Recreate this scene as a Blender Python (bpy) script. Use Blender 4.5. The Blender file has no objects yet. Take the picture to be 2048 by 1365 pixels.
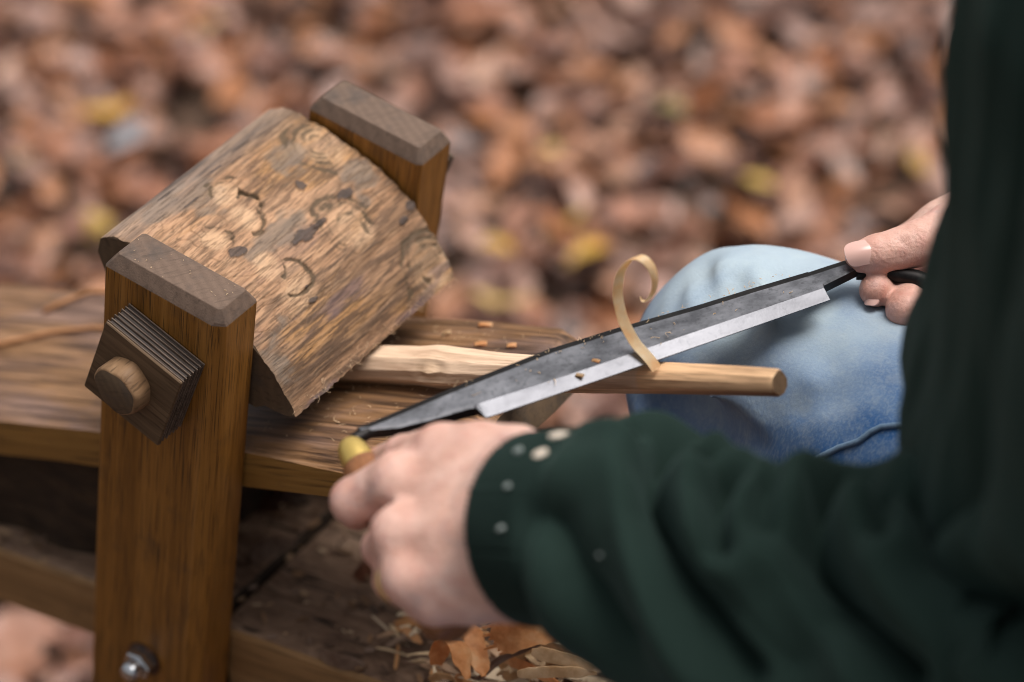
import bpy, math, random
import numpy as np
from mathutils import Matrix, Vector, Euler

S = bpy.context.scene
COL = S.collection
R = math.radians
rnd = random.Random(7)
rng = np.random.default_rng(11)

# ------------------------------------------------------------ camera
cam = bpy.data.cameras.new('camera')
cam_o = bpy.data.objects.new('camera', cam); COL.objects.link(cam_o)
AZ, EL = R(33.39), R(37.79)
fw = Vector((-math.sin(AZ)*math.cos(EL), math.cos(AZ)*math.cos(EL), -math.sin(EL)))
rt = Vector((math.cos(AZ), math.sin(AZ), 0)); up = rt.cross(fw)
cm = Matrix((rt, up, -fw)).transposed().to_4x4()
cm.translation = Vector((0.8292, -0.9220, 0.9100))
cam_o.matrix_world = cm
cam.lens = 100.0; cam.sensor_width = 36.0
cam.clip_start = 0.05; cam.clip_end = 200
cam.dof.use_dof = True; cam.dof.focus_distance = 1.545; cam.dof.aperture_fstop = 3.0
cam.dof.aperture_blades = 9
S.camera = cam_o

# ------------------------------------------------------------ sky, sun, exposure
SUN_AZ, SUN_EL = R(40), R(70)          # direction the light comes from (from +x, turning to +y)
wd = bpy.data.worlds.new('World'); S.world = wd; wd.use_nodes = True
wn = wd.node_tree; wn.nodes.clear()
sky = wn.nodes.new('ShaderNodeTexSky'); sky.sky_type = 'NISHITA'; sky.sun_disc = False
sky.sun_elevation = SUN_EL; sky.sun_rotation = R(90) - SUN_AZ
sky.air_density = 1.0; sky.dust_density = 6.0; sky.ozone_density = 0.6
hs = wn.nodes.new('ShaderNodeHueSaturation'); hs.inputs['Saturation'].default_value = 0.18
bg = wn.nodes.new('ShaderNodeBackground'); bg.inputs['Strength'].default_value = 0.072
wo = wn.nodes.new('ShaderNodeOutputWorld')
wn.links.new(sky.outputs[0], hs.inputs['Color']); wn.links.new(hs.outputs[0], bg.inputs[0]); wn.links.new(bg.outputs[0], wo.inputs[0])
sl = bpy.data.lights.new('sun', 'SUN'); sl.energy = 1.5; sl.angle = R(38); sl.color = (1.0, 0.96, 0.91)
so = bpy.data.objects.new('sun', sl); COL.objects.link(so)
sd = Vector((math.cos(SUN_EL)*math.cos(SUN_AZ), math.cos(SUN_EL)*math.sin(SUN_AZ), math.sin(SUN_EL)))
so.rotation_euler = sd.to_track_quat('Z', 'Y').to_euler(); so.location = sd*6
vs = S.view_settings
S.display_settings.display_device = 'sRGB'
vs.view_transform = 'Standard'; vs.look = 'None'; vs.gamma = 1.0; vs.use_curve_mapping = False
vs.exposure = 1.02
S.render.engine = 'CYCLES'
S.cycles.use_denoising = True; S.cycles.filter_width = 1.0
S.cycles.max_bounces = 6; S.cycles.diffuse_bounces = 3; S.cycles.glossy_bounces = 3
S.cycles.transmission_bounces = 2; S.cycles.sample_clamp_indirect = 6

GZ = -0.88                              # ground level

# ------------------------------------------------------------ helpers
WM = {}                                 # world matrix of every object with children
def tag(o, label=None, cat=None, group=None, kind=None):
    if label: o['label'] = label
    if cat: o['category'] = cat
    if group: o['group'] = group
    if kind: o['kind'] = kind
    return o
def place(o, world=None, parent=None):
    world = world or Matrix.Identity(4)
    WM[o.name] = world
    if parent is not None:
        o.parent = parent
        o.matrix_local = WM[parent.name].inverted() @ world
    else:
        o.matrix_local = world
    return o
def thing(name, base, label, cat, group=None):
    o = bpy.data.objects.new(name, None); COL.objects.link(o)
    o.empty_display_size = 0.05
    place(o, Matrix.Translation(Vector(base)))
    return tag(o, label, cat, group)
def mesh(name, V, F, mats, smooth=False, mi=None, col=None, sharp=None):
    me = bpy.data.meshes.new(name)
    V = np.asarray(V, dtype=np.float32)
    if isinstance(F, np.ndarray):
        n, k = F.shape
        me.vertices.add(len(V)); me.vertices.foreach_set('co', V.ravel())
        me.loops.add(n*k); me.loops.foreach_set('vertex_index', F.astype(np.int32).ravel())
        me.polygons.add(n); me.polygons.foreach_set('loop_start', np.arange(0, n*k, k, dtype=np.int32))
        me.polygons.foreach_set('loop_total', np.full(n, k, dtype=np.int32))
        me.update(calc_edges=True)
    else:
        me.from_pydata([tuple(map(float, v)) for v in V], [], [tuple(int(i) for i in f) for f in F])
    for m in (mats if isinstance(mats, (list, tuple)) else [mats]): me.materials.append(m)
    if mi is not None: me.polygons.foreach_set('material_index', np.asarray(mi, dtype=np.int32))
    me.polygons.foreach_set('use_smooth', np.full(len(me.polygons), bool(smooth)))
    if col is not None:
        ca = me.color_attributes.new('Col', 'FLOAT_COLOR', 'POINT')
        c = np.ones((len(V), 4), dtype=np.float32); c[:, :3] = col
        ca.data.foreach_set('color', c.ravel())
    me.validate(); me.update()
    if sharp: me.set_sharp_from_angle(angle=R(sharp))
    return me
def obj(name, me, parent=None, world=None):
    o = bpy.data.objects.new(name, me); COL.objects.link(o)
    # mesh is given in world axes unless a world matrix is passed (then the mesh is local to it)
    return place(o, world, parent)
def part(name, V, F, mats, parent, world=None, **kw):
    return obj(name, mesh(name, V, F, mats, **kw), parent, world)
def mtx(origin, ex, ey, ez):
    m = Matrix((Vector(ex), Vector(ey), Vector(ez))).transposed().to_4x4(); m.translation = Vector(origin); return m
def rot_y(origin, a):
    return Matrix.Translation(Vector(origin)) @ Matrix.Rotation(a, 4, 'Y')
def loft(rings, cap=True, closed=True):
    k = len(rings[0]); V = [v for r in rings for v in r]; F = []
    for i in range(len(rings)-1):
        for j in range(k if closed else k-1):
            a = i*k+j; b = i*k+(j+1) % k
            F.append((a, b, b+k, a+k))
    if cap:
        F.append(tuple(range(k))[::-1]); F.append(tuple(range((len(rings)-1)*k, len(rings)*k)))
    return V, F
def lathe(profile, n=32):               # profile [(z, r)] about local z
    rings = [[(r*math.cos(2*math.pi*j/n), r*math.sin(2*math.pi*j/n), z) for j in range(n)] for z, r in profile]
    return loft(rings)
def box_bev(x0, x1, y0, y1, z0, z1, c):
    rings = []
    def oct_(ins, z):
        a, b, e, f = x0+ins, x1-ins, y0+ins, y1-ins
        return [(a+c, e, z), (b-c, e, z), (b, e+c, z), (b, f-c, z), (b-c, f, z), (a+c, f, z), (a, f-c, z), (a, e+c, z)]
    return loft([oct_(c, z0), oct_(0, z0+c), oct_(0, z1-c), oct_(c, z1)])

# value noise
def _h(ix, iy, iz, s):
    n = (ix*374761393 + iy*668265263 + iz*2147483647 + s*1274126177) & 0xFFFFFFFF
    n = ((n ^ (n >> 13)) * 1274126177) & 0xFFFFFFFF
    n = ((n ^ (n >> 15)) * 2246822519) & 0xFFFFFFFF
    return ((n ^ (n >> 16)) & 0xFFFFFF) / float(0xFFFFFF)
def vn(x, y, z=0.0, s=0):
    x, y, z = np.broadcast_arrays(np.asarray(x, float), np.asarray(y, float), np.asarray(z, float))
    ix = np.floor(x).astype(np.int64); iy = np.floor(y).astype(np.int64); iz = np.floor(z).astype(np.int64)
    fx, fy, fz = x-ix, y-iy, z-iz
    fx = fx*fx*(3-2*fx); fy = fy*fy*(3-2*fy); fz = fz*fz*(3-2*fz)
    o = 0
    for a in (0, 1):
        for b in (0, 1):
            for c in (0, 1):
                w = (fx if a else 1-fx)*(fy if b else 1-fy)*(fz if c else 1-fz)
                o = o + w*_h(ix+a, iy+b, iz+c, s)
    return o
def fbm(x, y, z=0.0, o=4, s=0):
    t = 0; a = 0.5; n = 0
    for i in range(o):
        t = t + a*vn(np.asarray(x)*2**i, np.asarray(y)*2**i, np.asarray(z)*2**i, s+i*17); n += a; a *= 0.5
    return t/n
def sst(a, b, x):
    t = np.clip((x-a)/(b-a), 0, 1); return t*t*(3-2*t)

# signed distance fields -> mesh (naive surface nets)
def rcone(Pt, a, b, r1, r2):
    a = np.asarray(a, float); b = np.asarray(b, float); d = b-a; L2 = d@d + 1e-12
    t = np.clip(((Pt-a)@d)/L2, 0, 1)
    q = Pt-(a+t[:, None]*d)
    return np.sqrt((q*q).sum(1)) - (r1+(r2-r1)*t)
def smin(a, b, k):
    h = np.clip(0.5+0.5*(b-a)/k, 0, 1); return b+(a-b)*h-k*h*(1-h)
def chain(Pt, J, k=0.004):
    d = None
    for i in range(len(J)-1):
        e = rcone(Pt, J[i][:3], J[i+1][:3], J[i][3], J[i+1][3])
        d = e if d is None else smin(d, e, k)
    return d
def nets(fn, lo, hi, h):
    lo = np.asarray(lo, float); n = np.ceil((np.asarray(hi)-lo)/h).astype(int)+1
    ax = [lo[i]+h*np.arange(n[i]) for i in range(3)]
    G = np.stack(np.meshgrid(*ax, indexing='ij'), -1).reshape(-1, 3)
    D = np.concatenate([fn(G[i:i+400000]) for i in range(0, len(G), 400000)]).reshape(n)
    nc = n-1
    acc = np.zeros((*nc, 3)); cnt = np.zeros(nc)
    sl_ = lambda o: tuple(slice(o[i], o[i]+nc[i]) for i in range(3))
    for axis in range(3):
        oth = [i for i in range(3) if i != axis]
        for p in (0, 1):
            for q in (0, 1):
                o0 = [0, 0, 0]; o0[oth[0]] = p; o0[oth[1]] = q; o1 = list(o0); o1[axis] = 1
                A = D[sl_(o0)]; B = D[sl_(o1)]; m = (A < 0) != (B < 0)
                t = np.where(m, A/np.where(m, A-B, 1), 0)
                v = np.zeros((*nc, 3)); v[..., oth[0]] = p; v[..., oth[1]] = q; v[..., axis] = t
                acc += v*m[..., None]; cnt += m
    act = cnt > 0; idx = -np.ones(nc, int); idx[act] = np.arange(act.sum())
    cell = np.stack(np.meshgrid(*[np.arange(k) for k in nc], indexing='ij'), -1)[act]
    V = lo + h*(cell + acc[act]/cnt[act][:, None])
    F = []
    for axis in range(3):
        u, w = (axis+1) % 3, (axis+2) % 3
        rg = [slice(0, None)]*3
        a = [slice(1, nc[i]) for i in range(3)]; a[axis] = slice(0, nc[axis])
        A = D[tuple(a)]; b = list(a); b[axis] = slice(1, nc[axis]+1); B = D[tuple(b)]
        m = (A < 0) != (B < 0); flip = (A < 0)
        ii = np.stack(np.nonzero(m), -1); off = np.array([1, 1, 1]); off[axis] = 0
        c = ii+off
        eu = np.eye(3, dtype=int)[u]; ew = np.eye(3, dtype=int)[w]
        g = lambda k: idx[k[:, 0], k[:, 1], k[:, 2]]
        q = np.stack([g(c-eu-ew), g(c-ew), g(c), g(c-eu)], 1)
        fl = flip[m]
        q[~fl] = q[~fl][:, ::-1]
        F.append(q)
    return V, np.concatenate(F)

# node materials
class G:
    def __init__(s, name, rough=0.6, spec=0.4):
        s.m = bpy.data.materials.new(name); s.m.use_nodes = True; s.t = s.m.node_tree
        s.b = s.t.nodes['Principled BSDF']; s.b.inputs['Roughness'].default_value = rough
        s.b.inputs['Specular IOR Level'].default_value = spec
    def n(s, ty, **kw):
        nd = s.t.nodes.new(ty)
        for k, v in kw.items(): setattr(nd, k, v)
        return nd
    def put(s, sock, v):
        if hasattr(v, 'is_output'): s.t.links.new(v, sock)
        elif isinstance(v, (tuple, list)) and len(v) == 3 and sock.type == 'RGBA': sock.default_value = (*v, 1)
        else: sock.default_value = v
    def co(s, kind='Object'): return s.n('ShaderNodeTexCoord').outputs[kind]
    def map(s, v, scale=(1, 1, 1), rot=(0, 0, 0), loc=(0, 0, 0)):
        nd = s.n('ShaderNodeMapping'); s.put(nd.inputs['Vector'], v)
        nd.inputs['Scale'].default_value = scale; nd.inputs['Rotation'].default_value = rot; nd.inputs['Location'].default_value = loc
        return nd.outputs[0]
    def noise(s, v, scale=5, detail=4, rough=0.55, dist=0.0):
        nd = s.n('ShaderNodeTexNoise'); s.put(nd.inputs['Vector'], v)
        nd.inputs['Scale'].default_value = scale; nd.inputs['Detail'].default_value = detail
        nd.inputs['Roughness'].default_value = rough; nd.inputs['Distortion'].default_value = dist
        return nd.outputs['Fac']
    def wave(s, v, scale=5, dist=2, detail=3, dscale=1.0, direction='X', rings=False):
        nd = s.n('ShaderNodeTexWave'); s.put(nd.inputs['Vector'], v)
        if rings: nd.wave_type = 'RINGS'; nd.rings_direction = direction
        else: nd.bands_direction = direction
        nd.inputs['Scale'].default_value = scale; nd.inputs['Distortion'].default_value = dist
        nd.inputs['Detail'].default_value = detail; nd.inputs['Detail Scale'].default_value = dscale
        return nd.outputs['Fac']
    def ramp(s, f, stops):
        nd = s.n('ShaderNodeValToRGB'); s.put(nd.inputs[0], f); e = nd.color_ramp.elements
        while len(e) < len(stops): e.new(0.5)
        for el, (p, c) in zip(e, stops):
            el.position = p; el.color = (*c, 1) if isinstance(c, (tuple, list)) else (c, c, c, 1)
        return nd.outputs[0]
    def mix(s, f, a, b, mode='MIX'):
        nd = s.n('ShaderNodeMix', data_type='RGBA', blend_type=mode)
        s.put(nd.inputs['Factor'], f); s.put(nd.inputs[6], a); s.put(nd.inputs[7], b); return nd.outputs[2]
    def math(s, op, a, b=0.0):
        nd = s.n('ShaderNodeMath', operation=op); s.put(nd.inputs[0], a); s.put(nd.inputs[1], b); return nd.outputs[0]
    def bump(s, h, st=0.3, d=0.001, normal=None):
        nd = s.n('ShaderNodeBump'); nd.inputs['Strength'].default_value = st; nd.inputs['Distance'].default_value = d
        s.put(nd.inputs['Height'], h)
        if normal is not None: s.put(nd.inputs['Normal'], normal)
        s.put(s.b.inputs['Normal'], nd.outputs[0]); return nd.outputs[0]
    def set(s, **kw):
        for k, v in kw.items(): s.put(s.b.inputs[k.replace('_', ' ')], v)
        return s.m

def wood(name, stops, axis='z', fine=900, coarse=60, rough=0.5, spec=0.25, pore=0.55, porecol=(0.03, 0.015, 0.006), bump=0.35, bd=0.0006, dirt=0.0, along=0.03, seedloc=(0, 0, 0), porepos=(0.56, 0.68)):
    g = G(name, rough, spec)
    sc = {'x': (along, 1, 1), 'y': (1, along, 1), 'z': (1, 1, along)}[axis]
    v = g.map(g.co(), sc, loc=seedloc)
    big = g.noise(v, coarse, 4, 0.6, 0.6)
    fin = g.noise(v, fine*0.35, 3, 0.6)
    pr = g.noise(v, fine, 2, 0.5)
    c = g.ramp(big, stops)
    c = g.mix(g.math('MULTIPLY', g.ramp(fin, [(0.45, 0.0), (0.75, 1.0)]), 0.35), c, stops[0][1])
    c = g.mix(g.math('MULTIPLY', g.ramp(pr, [(porepos[0], 0.0), (porepos[1], 1.0)]), pore), c, porecol)
    if dirt:
        d = g.noise(g.map(g.co(), (1, 1, 1), loc=(3, 1, 2)), 38, 5, 0.65)
        c = g.mix(g.math('MULTIPLY', g.ramp(d, [(0.55, 0.0), (0.75, 1.0)]), dirt), c, (0.05, 0.032, 0.02))
    g.set(Base_Color=c)
    g.bump(g.math('ADD', g.math('MULTIPLY', pr, -0.6), fin), bump, bd)
    rr = g.noise(g.map(g.co(), (1, 1, 1)), 30, 3, 0.6)
    g.put(g.b.inputs['Roughness'], g.math('ADD', rough-0.12, g.math('MULTIPLY', rr, 0.24)))
    return g.m

# ------------------------------------------------------------ materials
OAK = wood('varnished_oak', [(0.25, (0.125, 0.050, 0.008)), (0.5, (0.250, 0.105, 0.019)), (0.75, (0.37, 0.170, 0.040))], 'z', fine=1900, coarse=95, rough=0.42, spec=0.28, pore=0.75, along=0.015, bump=0.3, dirt=0.5, porepos=(.55, .63))
def endgrain(name, c0, c1, c2, rot=0.5):
    g = G(name, 0.75, 0.25)
    v = g.co()
    ring = g.wave(g.map(v, (1, 1, 1), (0, 0, rot)), 55, 2.5, 3, 2.0, 'Y')
    ring = g.math('ADD', g.math('MULTIPLY', ring, .5), g.math('MULTIPLY', g.noise(g.map(v, (1, 1, 1), (0, 0, rot)), 60, 4, .6, 1.0), .5))
    ray = g.noise(g.map(g.map(v, (1, 1, 1), (0, 0, rot)), (1, .12, 1)), 420, 3, .6, .3)
    n = g.noise(v, 900, 3, 0.7)
    st = g.noise(g.map(v, (1, 1, 1), loc=(.2, .3, .1)), 45, 5, 0.65)
    c = g.mix(g.math('MULTIPLY', ring, 0.55), c1, c0)
    c = g.mix(g.math('MULTIPLY', g.ramp(ray, [(0.52, 0.0), (0.68, 1.0)]), 0.5), c, c2)
    c = g.mix(g.math('MULTIPLY', g.ramp(st, [(0.52, 0.0), (0.72, 1.0)]), 0.7), c, (0.055, 0.048, 0.045))
    c = g.mix(g.math('MULTIPLY', g.ramp(n, [(0.55, 0.0), (0.72, 1.0)]), 0.4), c, (0.06, 0.04, 0.03))
    g.set(Base_Color=c); g.bump(g.math('ADD', n, g.math('MULTIPLY', ring, 0.4)), 0.35, 0.0006)
    return g.m
OAK_END = endgrain('oak_end_grain', (0.085, 0.055, 0.040), (0.155, 0.103, 0.075), (0.06, 0.04, 0.03))
DARK_END = endgrain('dark_end_grain', (0.075, 0.048, 0.030), (0.13, 0.085, 0.05), (0.045, 0.03, 0.02), 1.1)
PEG_WOOD = wood('peg_wood', [(0.25, (0.11, 0.060, 0.030)), (0.5, (0.21, 0.120, 0.062)), (0.8, (0.30, 0.185, 0.10))], 'z', fine=500, coarse=110, rough=0.6, pore=0.5, along=0.12, bump=0.6, bd=0.0010)
WASH_DARK = wood('washer_dark_layer', [(0.3, (0.018, 0.012, 0.010)), (0.6, (0.035, 0.024, 0.020)), (0.8, (0.06, 0.042, 0.034))], 'x', fine=900, coarse=90, rough=0.6, pore=0.6, along=0.05, bump=0.5)
WASH_PALE = wood('washer_pale_layer', [(0.3, (0.10, 0.070, 0.052)), (0.6, (0.16, 0.115, 0.088)), (0.8, (0.22, 0.165, 0.13))], 'x', fine=900, coarse=90, rough=0.65, pore=0.6, along=0.05, bump=0.5)

def weathered(name, axis='x'):
    g = G(name, 0.55, 0.32)
    sc = {'x': (0.045, 1, 1), 'y': (1, 0.05, 1)}[axis]
    v = g.map(g.co(), sc)
    rid = g.noise(v, 210, 4, 0.6, 0.4)
    fin = g.noise(v, 640, 3, 0.6)
    big = g.noise(g.map(g.co(), (0.35, 1, 1)), 22, 5, 0.65, 0.5)
    c = g.ramp(rid, [(0.30, (0.030, 0.016, 0.010)), (0.44, (0.12, 0.062, 0.030)), (0.55, (0.25, 0.130, 0.060)), (0.75, (0.40, 0.235, 0.135))])
    c = g.mix(g.math('MULTIPLY', g.ramp(big, [(0.45, 0.0), (0.60, 1.0)]), 0.80), c, g.ramp(rid, [(0.35, (0.045, 0.028, 0.024)), (0.6, (0.23, 0.145, 0.118))]))
    c = g.mix(g.math('MULTIPLY', g.ramp(fin, [(0.55, 0.0), (0.72, 1.0)]), 0.5), c, (0.035, 0.02, 0.012))
    g.set(Base_Color=c)
    b1 = g.bump(rid, 0.9, 0.0022)
    g.bump(fin, 0.5, 0.0008, b1)
    return g.m
PLAT = weathered('weathered_platform')
PLAT_EDGE = wood('platform_edge', [(0.25, (0.13, 0.058, 0.012)), (0.5, (0.27, 0.135, 0.033)), (0.75, (0.38, 0.21, 0.065))], 'x', fine=500, coarse=80, rough=0.5, spec=0.28, pore=0.7, along=0.04, bump=0.5, bd=0.001, dirt=0.4)
def rough_top():
    g = G('rough_bench_top', .8, .25)
    v = g.map(g.co(), (.35, 1, 1)); a = g.noise(v, 34, 6, .68, .8); b = g.noise(v, 150, 5, .7, .6); cr = g.noise(g.map(g.co(), (.12, 1, 1), loc=(.3, .2, 0)), 70, 4, .6, 1.2)
    c = g.ramp(a, [(.30, (.07, .040, .026)), (.46, (.20, .120, .078)), (.60, (.31, .20, .135)), (.78, (.42, .29, .21))])
    c = g.mix(g.math('MULTIPLY', g.ramp(b, [(.50, 0.0), (.68, 1.0)]), .6), c, (.08, .048, .034))
    c = g.mix(g.ramp(cr, [(.60, 0.0), (.66, 1.0)]), c, (.016, .010, .007))
    g.set(Base_Color=c); n1 = g.bump(a, .8, .006); g.bump(g.math('SUBTRACT', b, g.ramp(cr, [(.60, 0.0), (.66, 1.0)])), .8, .002, n1)
    return g.m
BENCH_TOP = rough_top()
BENCH_SIDE = wood('bench_side', [(0.25, (0.15, 0.080, 0.032)), (0.5, (0.25, 0.135, 0.055)), (0.75, (0.33, 0.19, 0.085))], 'x', fine=500, coarse=60, rough=0.6, pore=0.5, along=0.04, dirt=0.5)

SHADE_WOOD = wood('dark_shade_wood', [(.25, (.014, .009, .006)), (.5, (.035, .021, .013)), (.8, (.075, .045, .024))], 'x', fine=300, coarse=120, rough=.8, pore=.5, along=.25, bump=.9, bd=.002)  # dark tone put in for shade under the platform and in the gap
WASH_FACE = wood('washer_face', [(.25, (.060, .036, .020)), (.5, (.125, .077, .043)), (.8, (.20, .13, .075))], 'x', fine=700, coarse=110, rough=.6, pore=.6, along=.05, bump=.6)
def leafmat(name, c):
    g = G(name, 0.40, 0.42)
    n = g.noise(g.co(), 60, 4, 0.6)
    c2 = g.mix(g.ramp(n, [(0.35, 0.0), (0.75, 1.0)]), c, tuple(x*0.5 for x in c))
    g.set(Base_Color=c2); g.bump(n, 0.4, 0.002)
    return g.m
LEAFCOL = [(0.40, 0.170, 0.095), (0.50, 0.265, 0.170), (0.33, 0.115, 0.044), (0.19, 0.072, 0.040), (0.075, 0.030, 0.019), (0.52, 0.315, 0.245), (0.44, 0.170, 0.064), (0.26, 0.120, 0.085), (0.52, 0.235, 0.115), (0.44, 0.265, 0.215), (0.12, 0.050, 0.033), (0.42, 0.195, 0.125)]  # the pale pinkish tones stand for sky gleam on wet leaves
LEAFM = [leafmat('dry_leaf_tone', tuple(.86*x for x in c)) for c in LEAFCOL]
YEL = [leafmat('yellow_leaf_tone', c) for c in ((0.52, 0.29, 0.035), (0.58, 0.38, 0.13), (0.38, 0.20, 0.03), (0.24, 0.18, 0.05))]
GREYL = leafmat('grey_leaf_tone', (0.26, 0.25, 0.26))

# ------------------------------------------------------------ ground and leaves
g = G('forest_soil', 0.85, 0.2)
nz = g.noise(g.co(), 14, 6, 0.7)
g.set(Base_Color=g.ramp(nz, [(0.3, (0.035, 0.02, 0.014)), (0.6, (0.10, 0.06, 0.04)), (0.8, (0.17, 0.10, 0.07))])); g.bump(nz, 0.8, 0.02)
SOIL = g.m
n_ = 60; ext = 40.0
gx = np.linspace(-1, 1, n_); gx = np.sign(gx)*np.abs(gx)**2.2*ext
XX, YY = np.meshgrid(gx, gx, indexing='ij')
ZZ = 0.02*(fbm(XX*1.3+9, YY*1.3, 0, 3, 5)-0.5)
Vg = np.stack([XX, YY, ZZ], -1).reshape(-1, 3)
ia = (np.arange(n_-1)[:, None]*n_+np.arange(n_-1)[None, :]).ravel()
Fg = np.stack([ia, ia+n_, ia+n_+1, ia+1], 1)
ground = obj('ground', mesh('ground', Vg, Fg, SOIL, smooth=True), None, Matrix.Translation((0, 0, GZ)))
tag(ground, 'brown forest floor under a deep layer of fallen leaves', kind='structure')

def leaf_shape(L, Wd, curl, bend, seed, nseg=6):
    r = random.Random(seed); rows = []
    for i in range(nseg+1):
        t = i/nseg
        w = Wd*0.5*(math.sin(math.pi*min(1, t**0.85))**0.75)*(1-0.25*t)+(0.0008 if 0 < t < 1 else 0.0)
        x = (t-0.5)*L; zc = bend*(4*(t-0.5)**2) + r.uniform(-1, 1)*0.002
        w1 = w*(1+r.uniform(-.16, .16)); w2 = w*(1+r.uniform(-.16, .16))
        rows.append([(x, -w1, zc+curl*w1*(1+r.uniform(-.6, .6))), (x, 0, zc), (x, w2, zc+curl*w2*(1+r.uniform(-.6, .6)))])
    V = [v for q in rows for v in q]; F = []
    for i in range(nseg):
        for j in (0, 1):
            a = i*3+j; F.append((a, a+3, a+4, a+1))
    return np.array(V), np.array(F)
SHAPES = [leaf_shape(rnd.uniform(.036, .072), rnd.uniform(.022, .042), rnd.uniform(-.6, .8), rnd.uniform(-.010, .014), 100+i) for i in range(14)]

def eul(a, b, c):
    return np.array(Euler((a, b, c)).to_matrix())
# the mass of litter that no one could count
LV, LF, LC = [], [], []; off = 0
N_LIT = 17500
for i in range(N_LIT):
    if i < 15000: x, y = rng.uniform(-2.2, 1.3), rng.uniform(-0.2, 3.1)
    else: x, y = rng.uniform(-4.5, 3.0), rng.uniform(-2.0, 6.0)
    V, F = SHAPES[int(rng.integers(14))]
    M3 = eul(rng.normal(0, .38), rng.normal(0, .38), rng.uniform(0, 6.28))*rng.uniform(.7, 1.45)
    LV.append(V@M3.T+np.array([x, y, GZ+0.006+rng.uniform(0, .034)]))
    LF.append(F+off); off += len(V)
    c = np.array(LEAFCOL[int(rng.integers(len(LEAFCOL)))])*rng.uniform(.55, 1.02)
    if rng.random() < .006: c = np.array((.55, .36, .08))
    LC.append(np.repeat(c[None], len(V), 0))
g = G('leaf_litter_tone', 0.40, 0.42)
at = g.n('ShaderNodeAttribute', attribute_name='Col').outputs['Color']
nz = g.noise(g.co(), 60, 4, 0.6)
g.set(Base_Color=g.mix(g.math('MULTIPLY', g.ramp(nz, [(0.35, 0.0), (0.75, 1.0)]), 0.5), at, (0.08, 0.045, 0.03))); g.bump(nz, 0.4, 0.002)
lit = obj('leaf_litter', mesh('leaf_litter', np.concatenate(LV), np.concatenate(LF), g.m, smooth=True, col=np.concatenate(LC)))
tag(lit, 'thick litter of wet brown leaves covering the woodland floor', 'leaf litter', kind='stuff')
# the leaves on top that can be told apart
lmesh = [mesh('leaf', V, F, LEAFM[0], smooth=True) for V, F in SHAPES]
def put_leaf(x, y, m, sc=1.0, z=None, yaw=None, tilt=.22, label=None, shape=None):
    o = bpy.data.objects.new('leaf', lmesh[rnd.randrange(14) if shape is None else shape]); COL.objects.link(o)
    W = Matrix.Translation((x, y, (GZ+rnd.uniform(.040, .055)) if z is None else z)) @ Euler((rnd.gauss(0, tilt), rnd.gauss(0, tilt), rnd.uniform(0, 6.28) if yaw is None else yaw)).to_matrix().to_4x4() @ Matrix.Scale(sc, 4)
    place(o, W, ground)
    o.material_slots[0].link = 'OBJECT'; o.material_slots[0].material = m
    if label: o['label'] = label
for (x, y, (m, sc, lb)) in [(-0.503, 1.067, (YEL[0], .85, 'small bright yellow leaf right of the clamp block')),
        (-0.411, 1.106, (YEL[0], .95, 'amber yellow leaf behind the shaving curl')),
        (-0.442, 0.994, (YEL[1], 1.15, 'pale yellow leaf just above the platform end')),
        (-1.009, 1.046, (YEL[0], 1.2, 'yellow leaf in the upper left corner')),
        (-0.483, 1.392, (YEL[3], .8, 'small green yellow leaf behind the knee')),
        (-0.204, 1.44, (YEL[2], .85, 'dull yellow leaf beside the dark sweatshirt')),
        (-1.011, 0.914, (YEL[3], .9, 'greenish leaf at the left edge')),
        (-0.952, 1.011, (GREYL, 1.2, 'grey leaf left of the clamp block')),
        (-0.556, 1.255, (YEL[1], .8, None)),
        (-0.332, 1.492, (LEAFM[8], 1.1, None))]:
    put_leaf(x, y, m, sc*1.0, GZ+.062, label=lb)
npx = 0
while npx < 285:
    # scattered over the strip of floor that lies beyond the bench
    d_ = rnd.uniform(.05, 1.0); x = -.45+rnd.uniform(-.85, .85); y = 0.3+d_*1.75
    if (x+1.35)*.66 > (y-.2)*1.0+.62: continue
    put_leaf(x, y, rnd.choice(LEAFM), rnd.uniform(.9, 1.5)); npx += 1

# ------------------------------------------------------------ shaving horse
T_UP, T_PL = R(8.26), R(18.88)
horse = thing('shaving_horse', (0.1, 0.104, GZ), 'wooden shaving horse with a sloping platform and pegged clamp head', 'shaving horse')
E_, UW, UD = 0.005, 0.036, 0.0226
def upright(y0, z_lo, cfr):
    # local: x across, y depth, z along; top at 0; cfr = wide chamfer on the edge toward the worker and camera
    a, b, e, f = -UW-E_*.7, UW+E_, -E_, UD+E_
    def ring(ins, z, c):
        A, B, Ee, Ff = a+ins, b-ins, e+ins, f-ins
        return [(A+.0015, Ee, z), (B-c, Ee, z), (B, Ee+c*.72, z), (B, Ff-.0015, z), (B-.0015, Ff, z), (A+.0015, Ff, z), (A, Ff-.0015, z), (A, Ee+.0015, z)]
    rs = [ring(0, z_lo, cfr), ring(0, -.30, cfr), ring(0, -.20, cfr), ring(0, -.10, cfr*.95), ring(0, -.03, cfr*.85), ring(0, -E_*1.7, cfr*.75), ring(E_*.18, -E_*1.35, cfr*.6), ring(E_, 0.0002, cfr*.25), ]
    V, F = loft(rs)
    mi = [0]*(8*5)+[1]*(8*2)+[0, 1]
    return V, F, mi
for y0, cfr in ((0.0, .0085), (0.1853, .0045)):
    V, F, mi = upright(y0, -.78, cfr)
    uo = part('upright', V, F, [OAK, OAK_END], horse, rot_y((0, y0, 0), T_UP), mi=mi)
    bv = uo.modifiers.new('soft_edge', 'BEVEL'); bv.width = .0004; bv.segments = 2; bv.limit_method = 'ANGLE'; bv.angle_limit = R(20)

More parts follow.
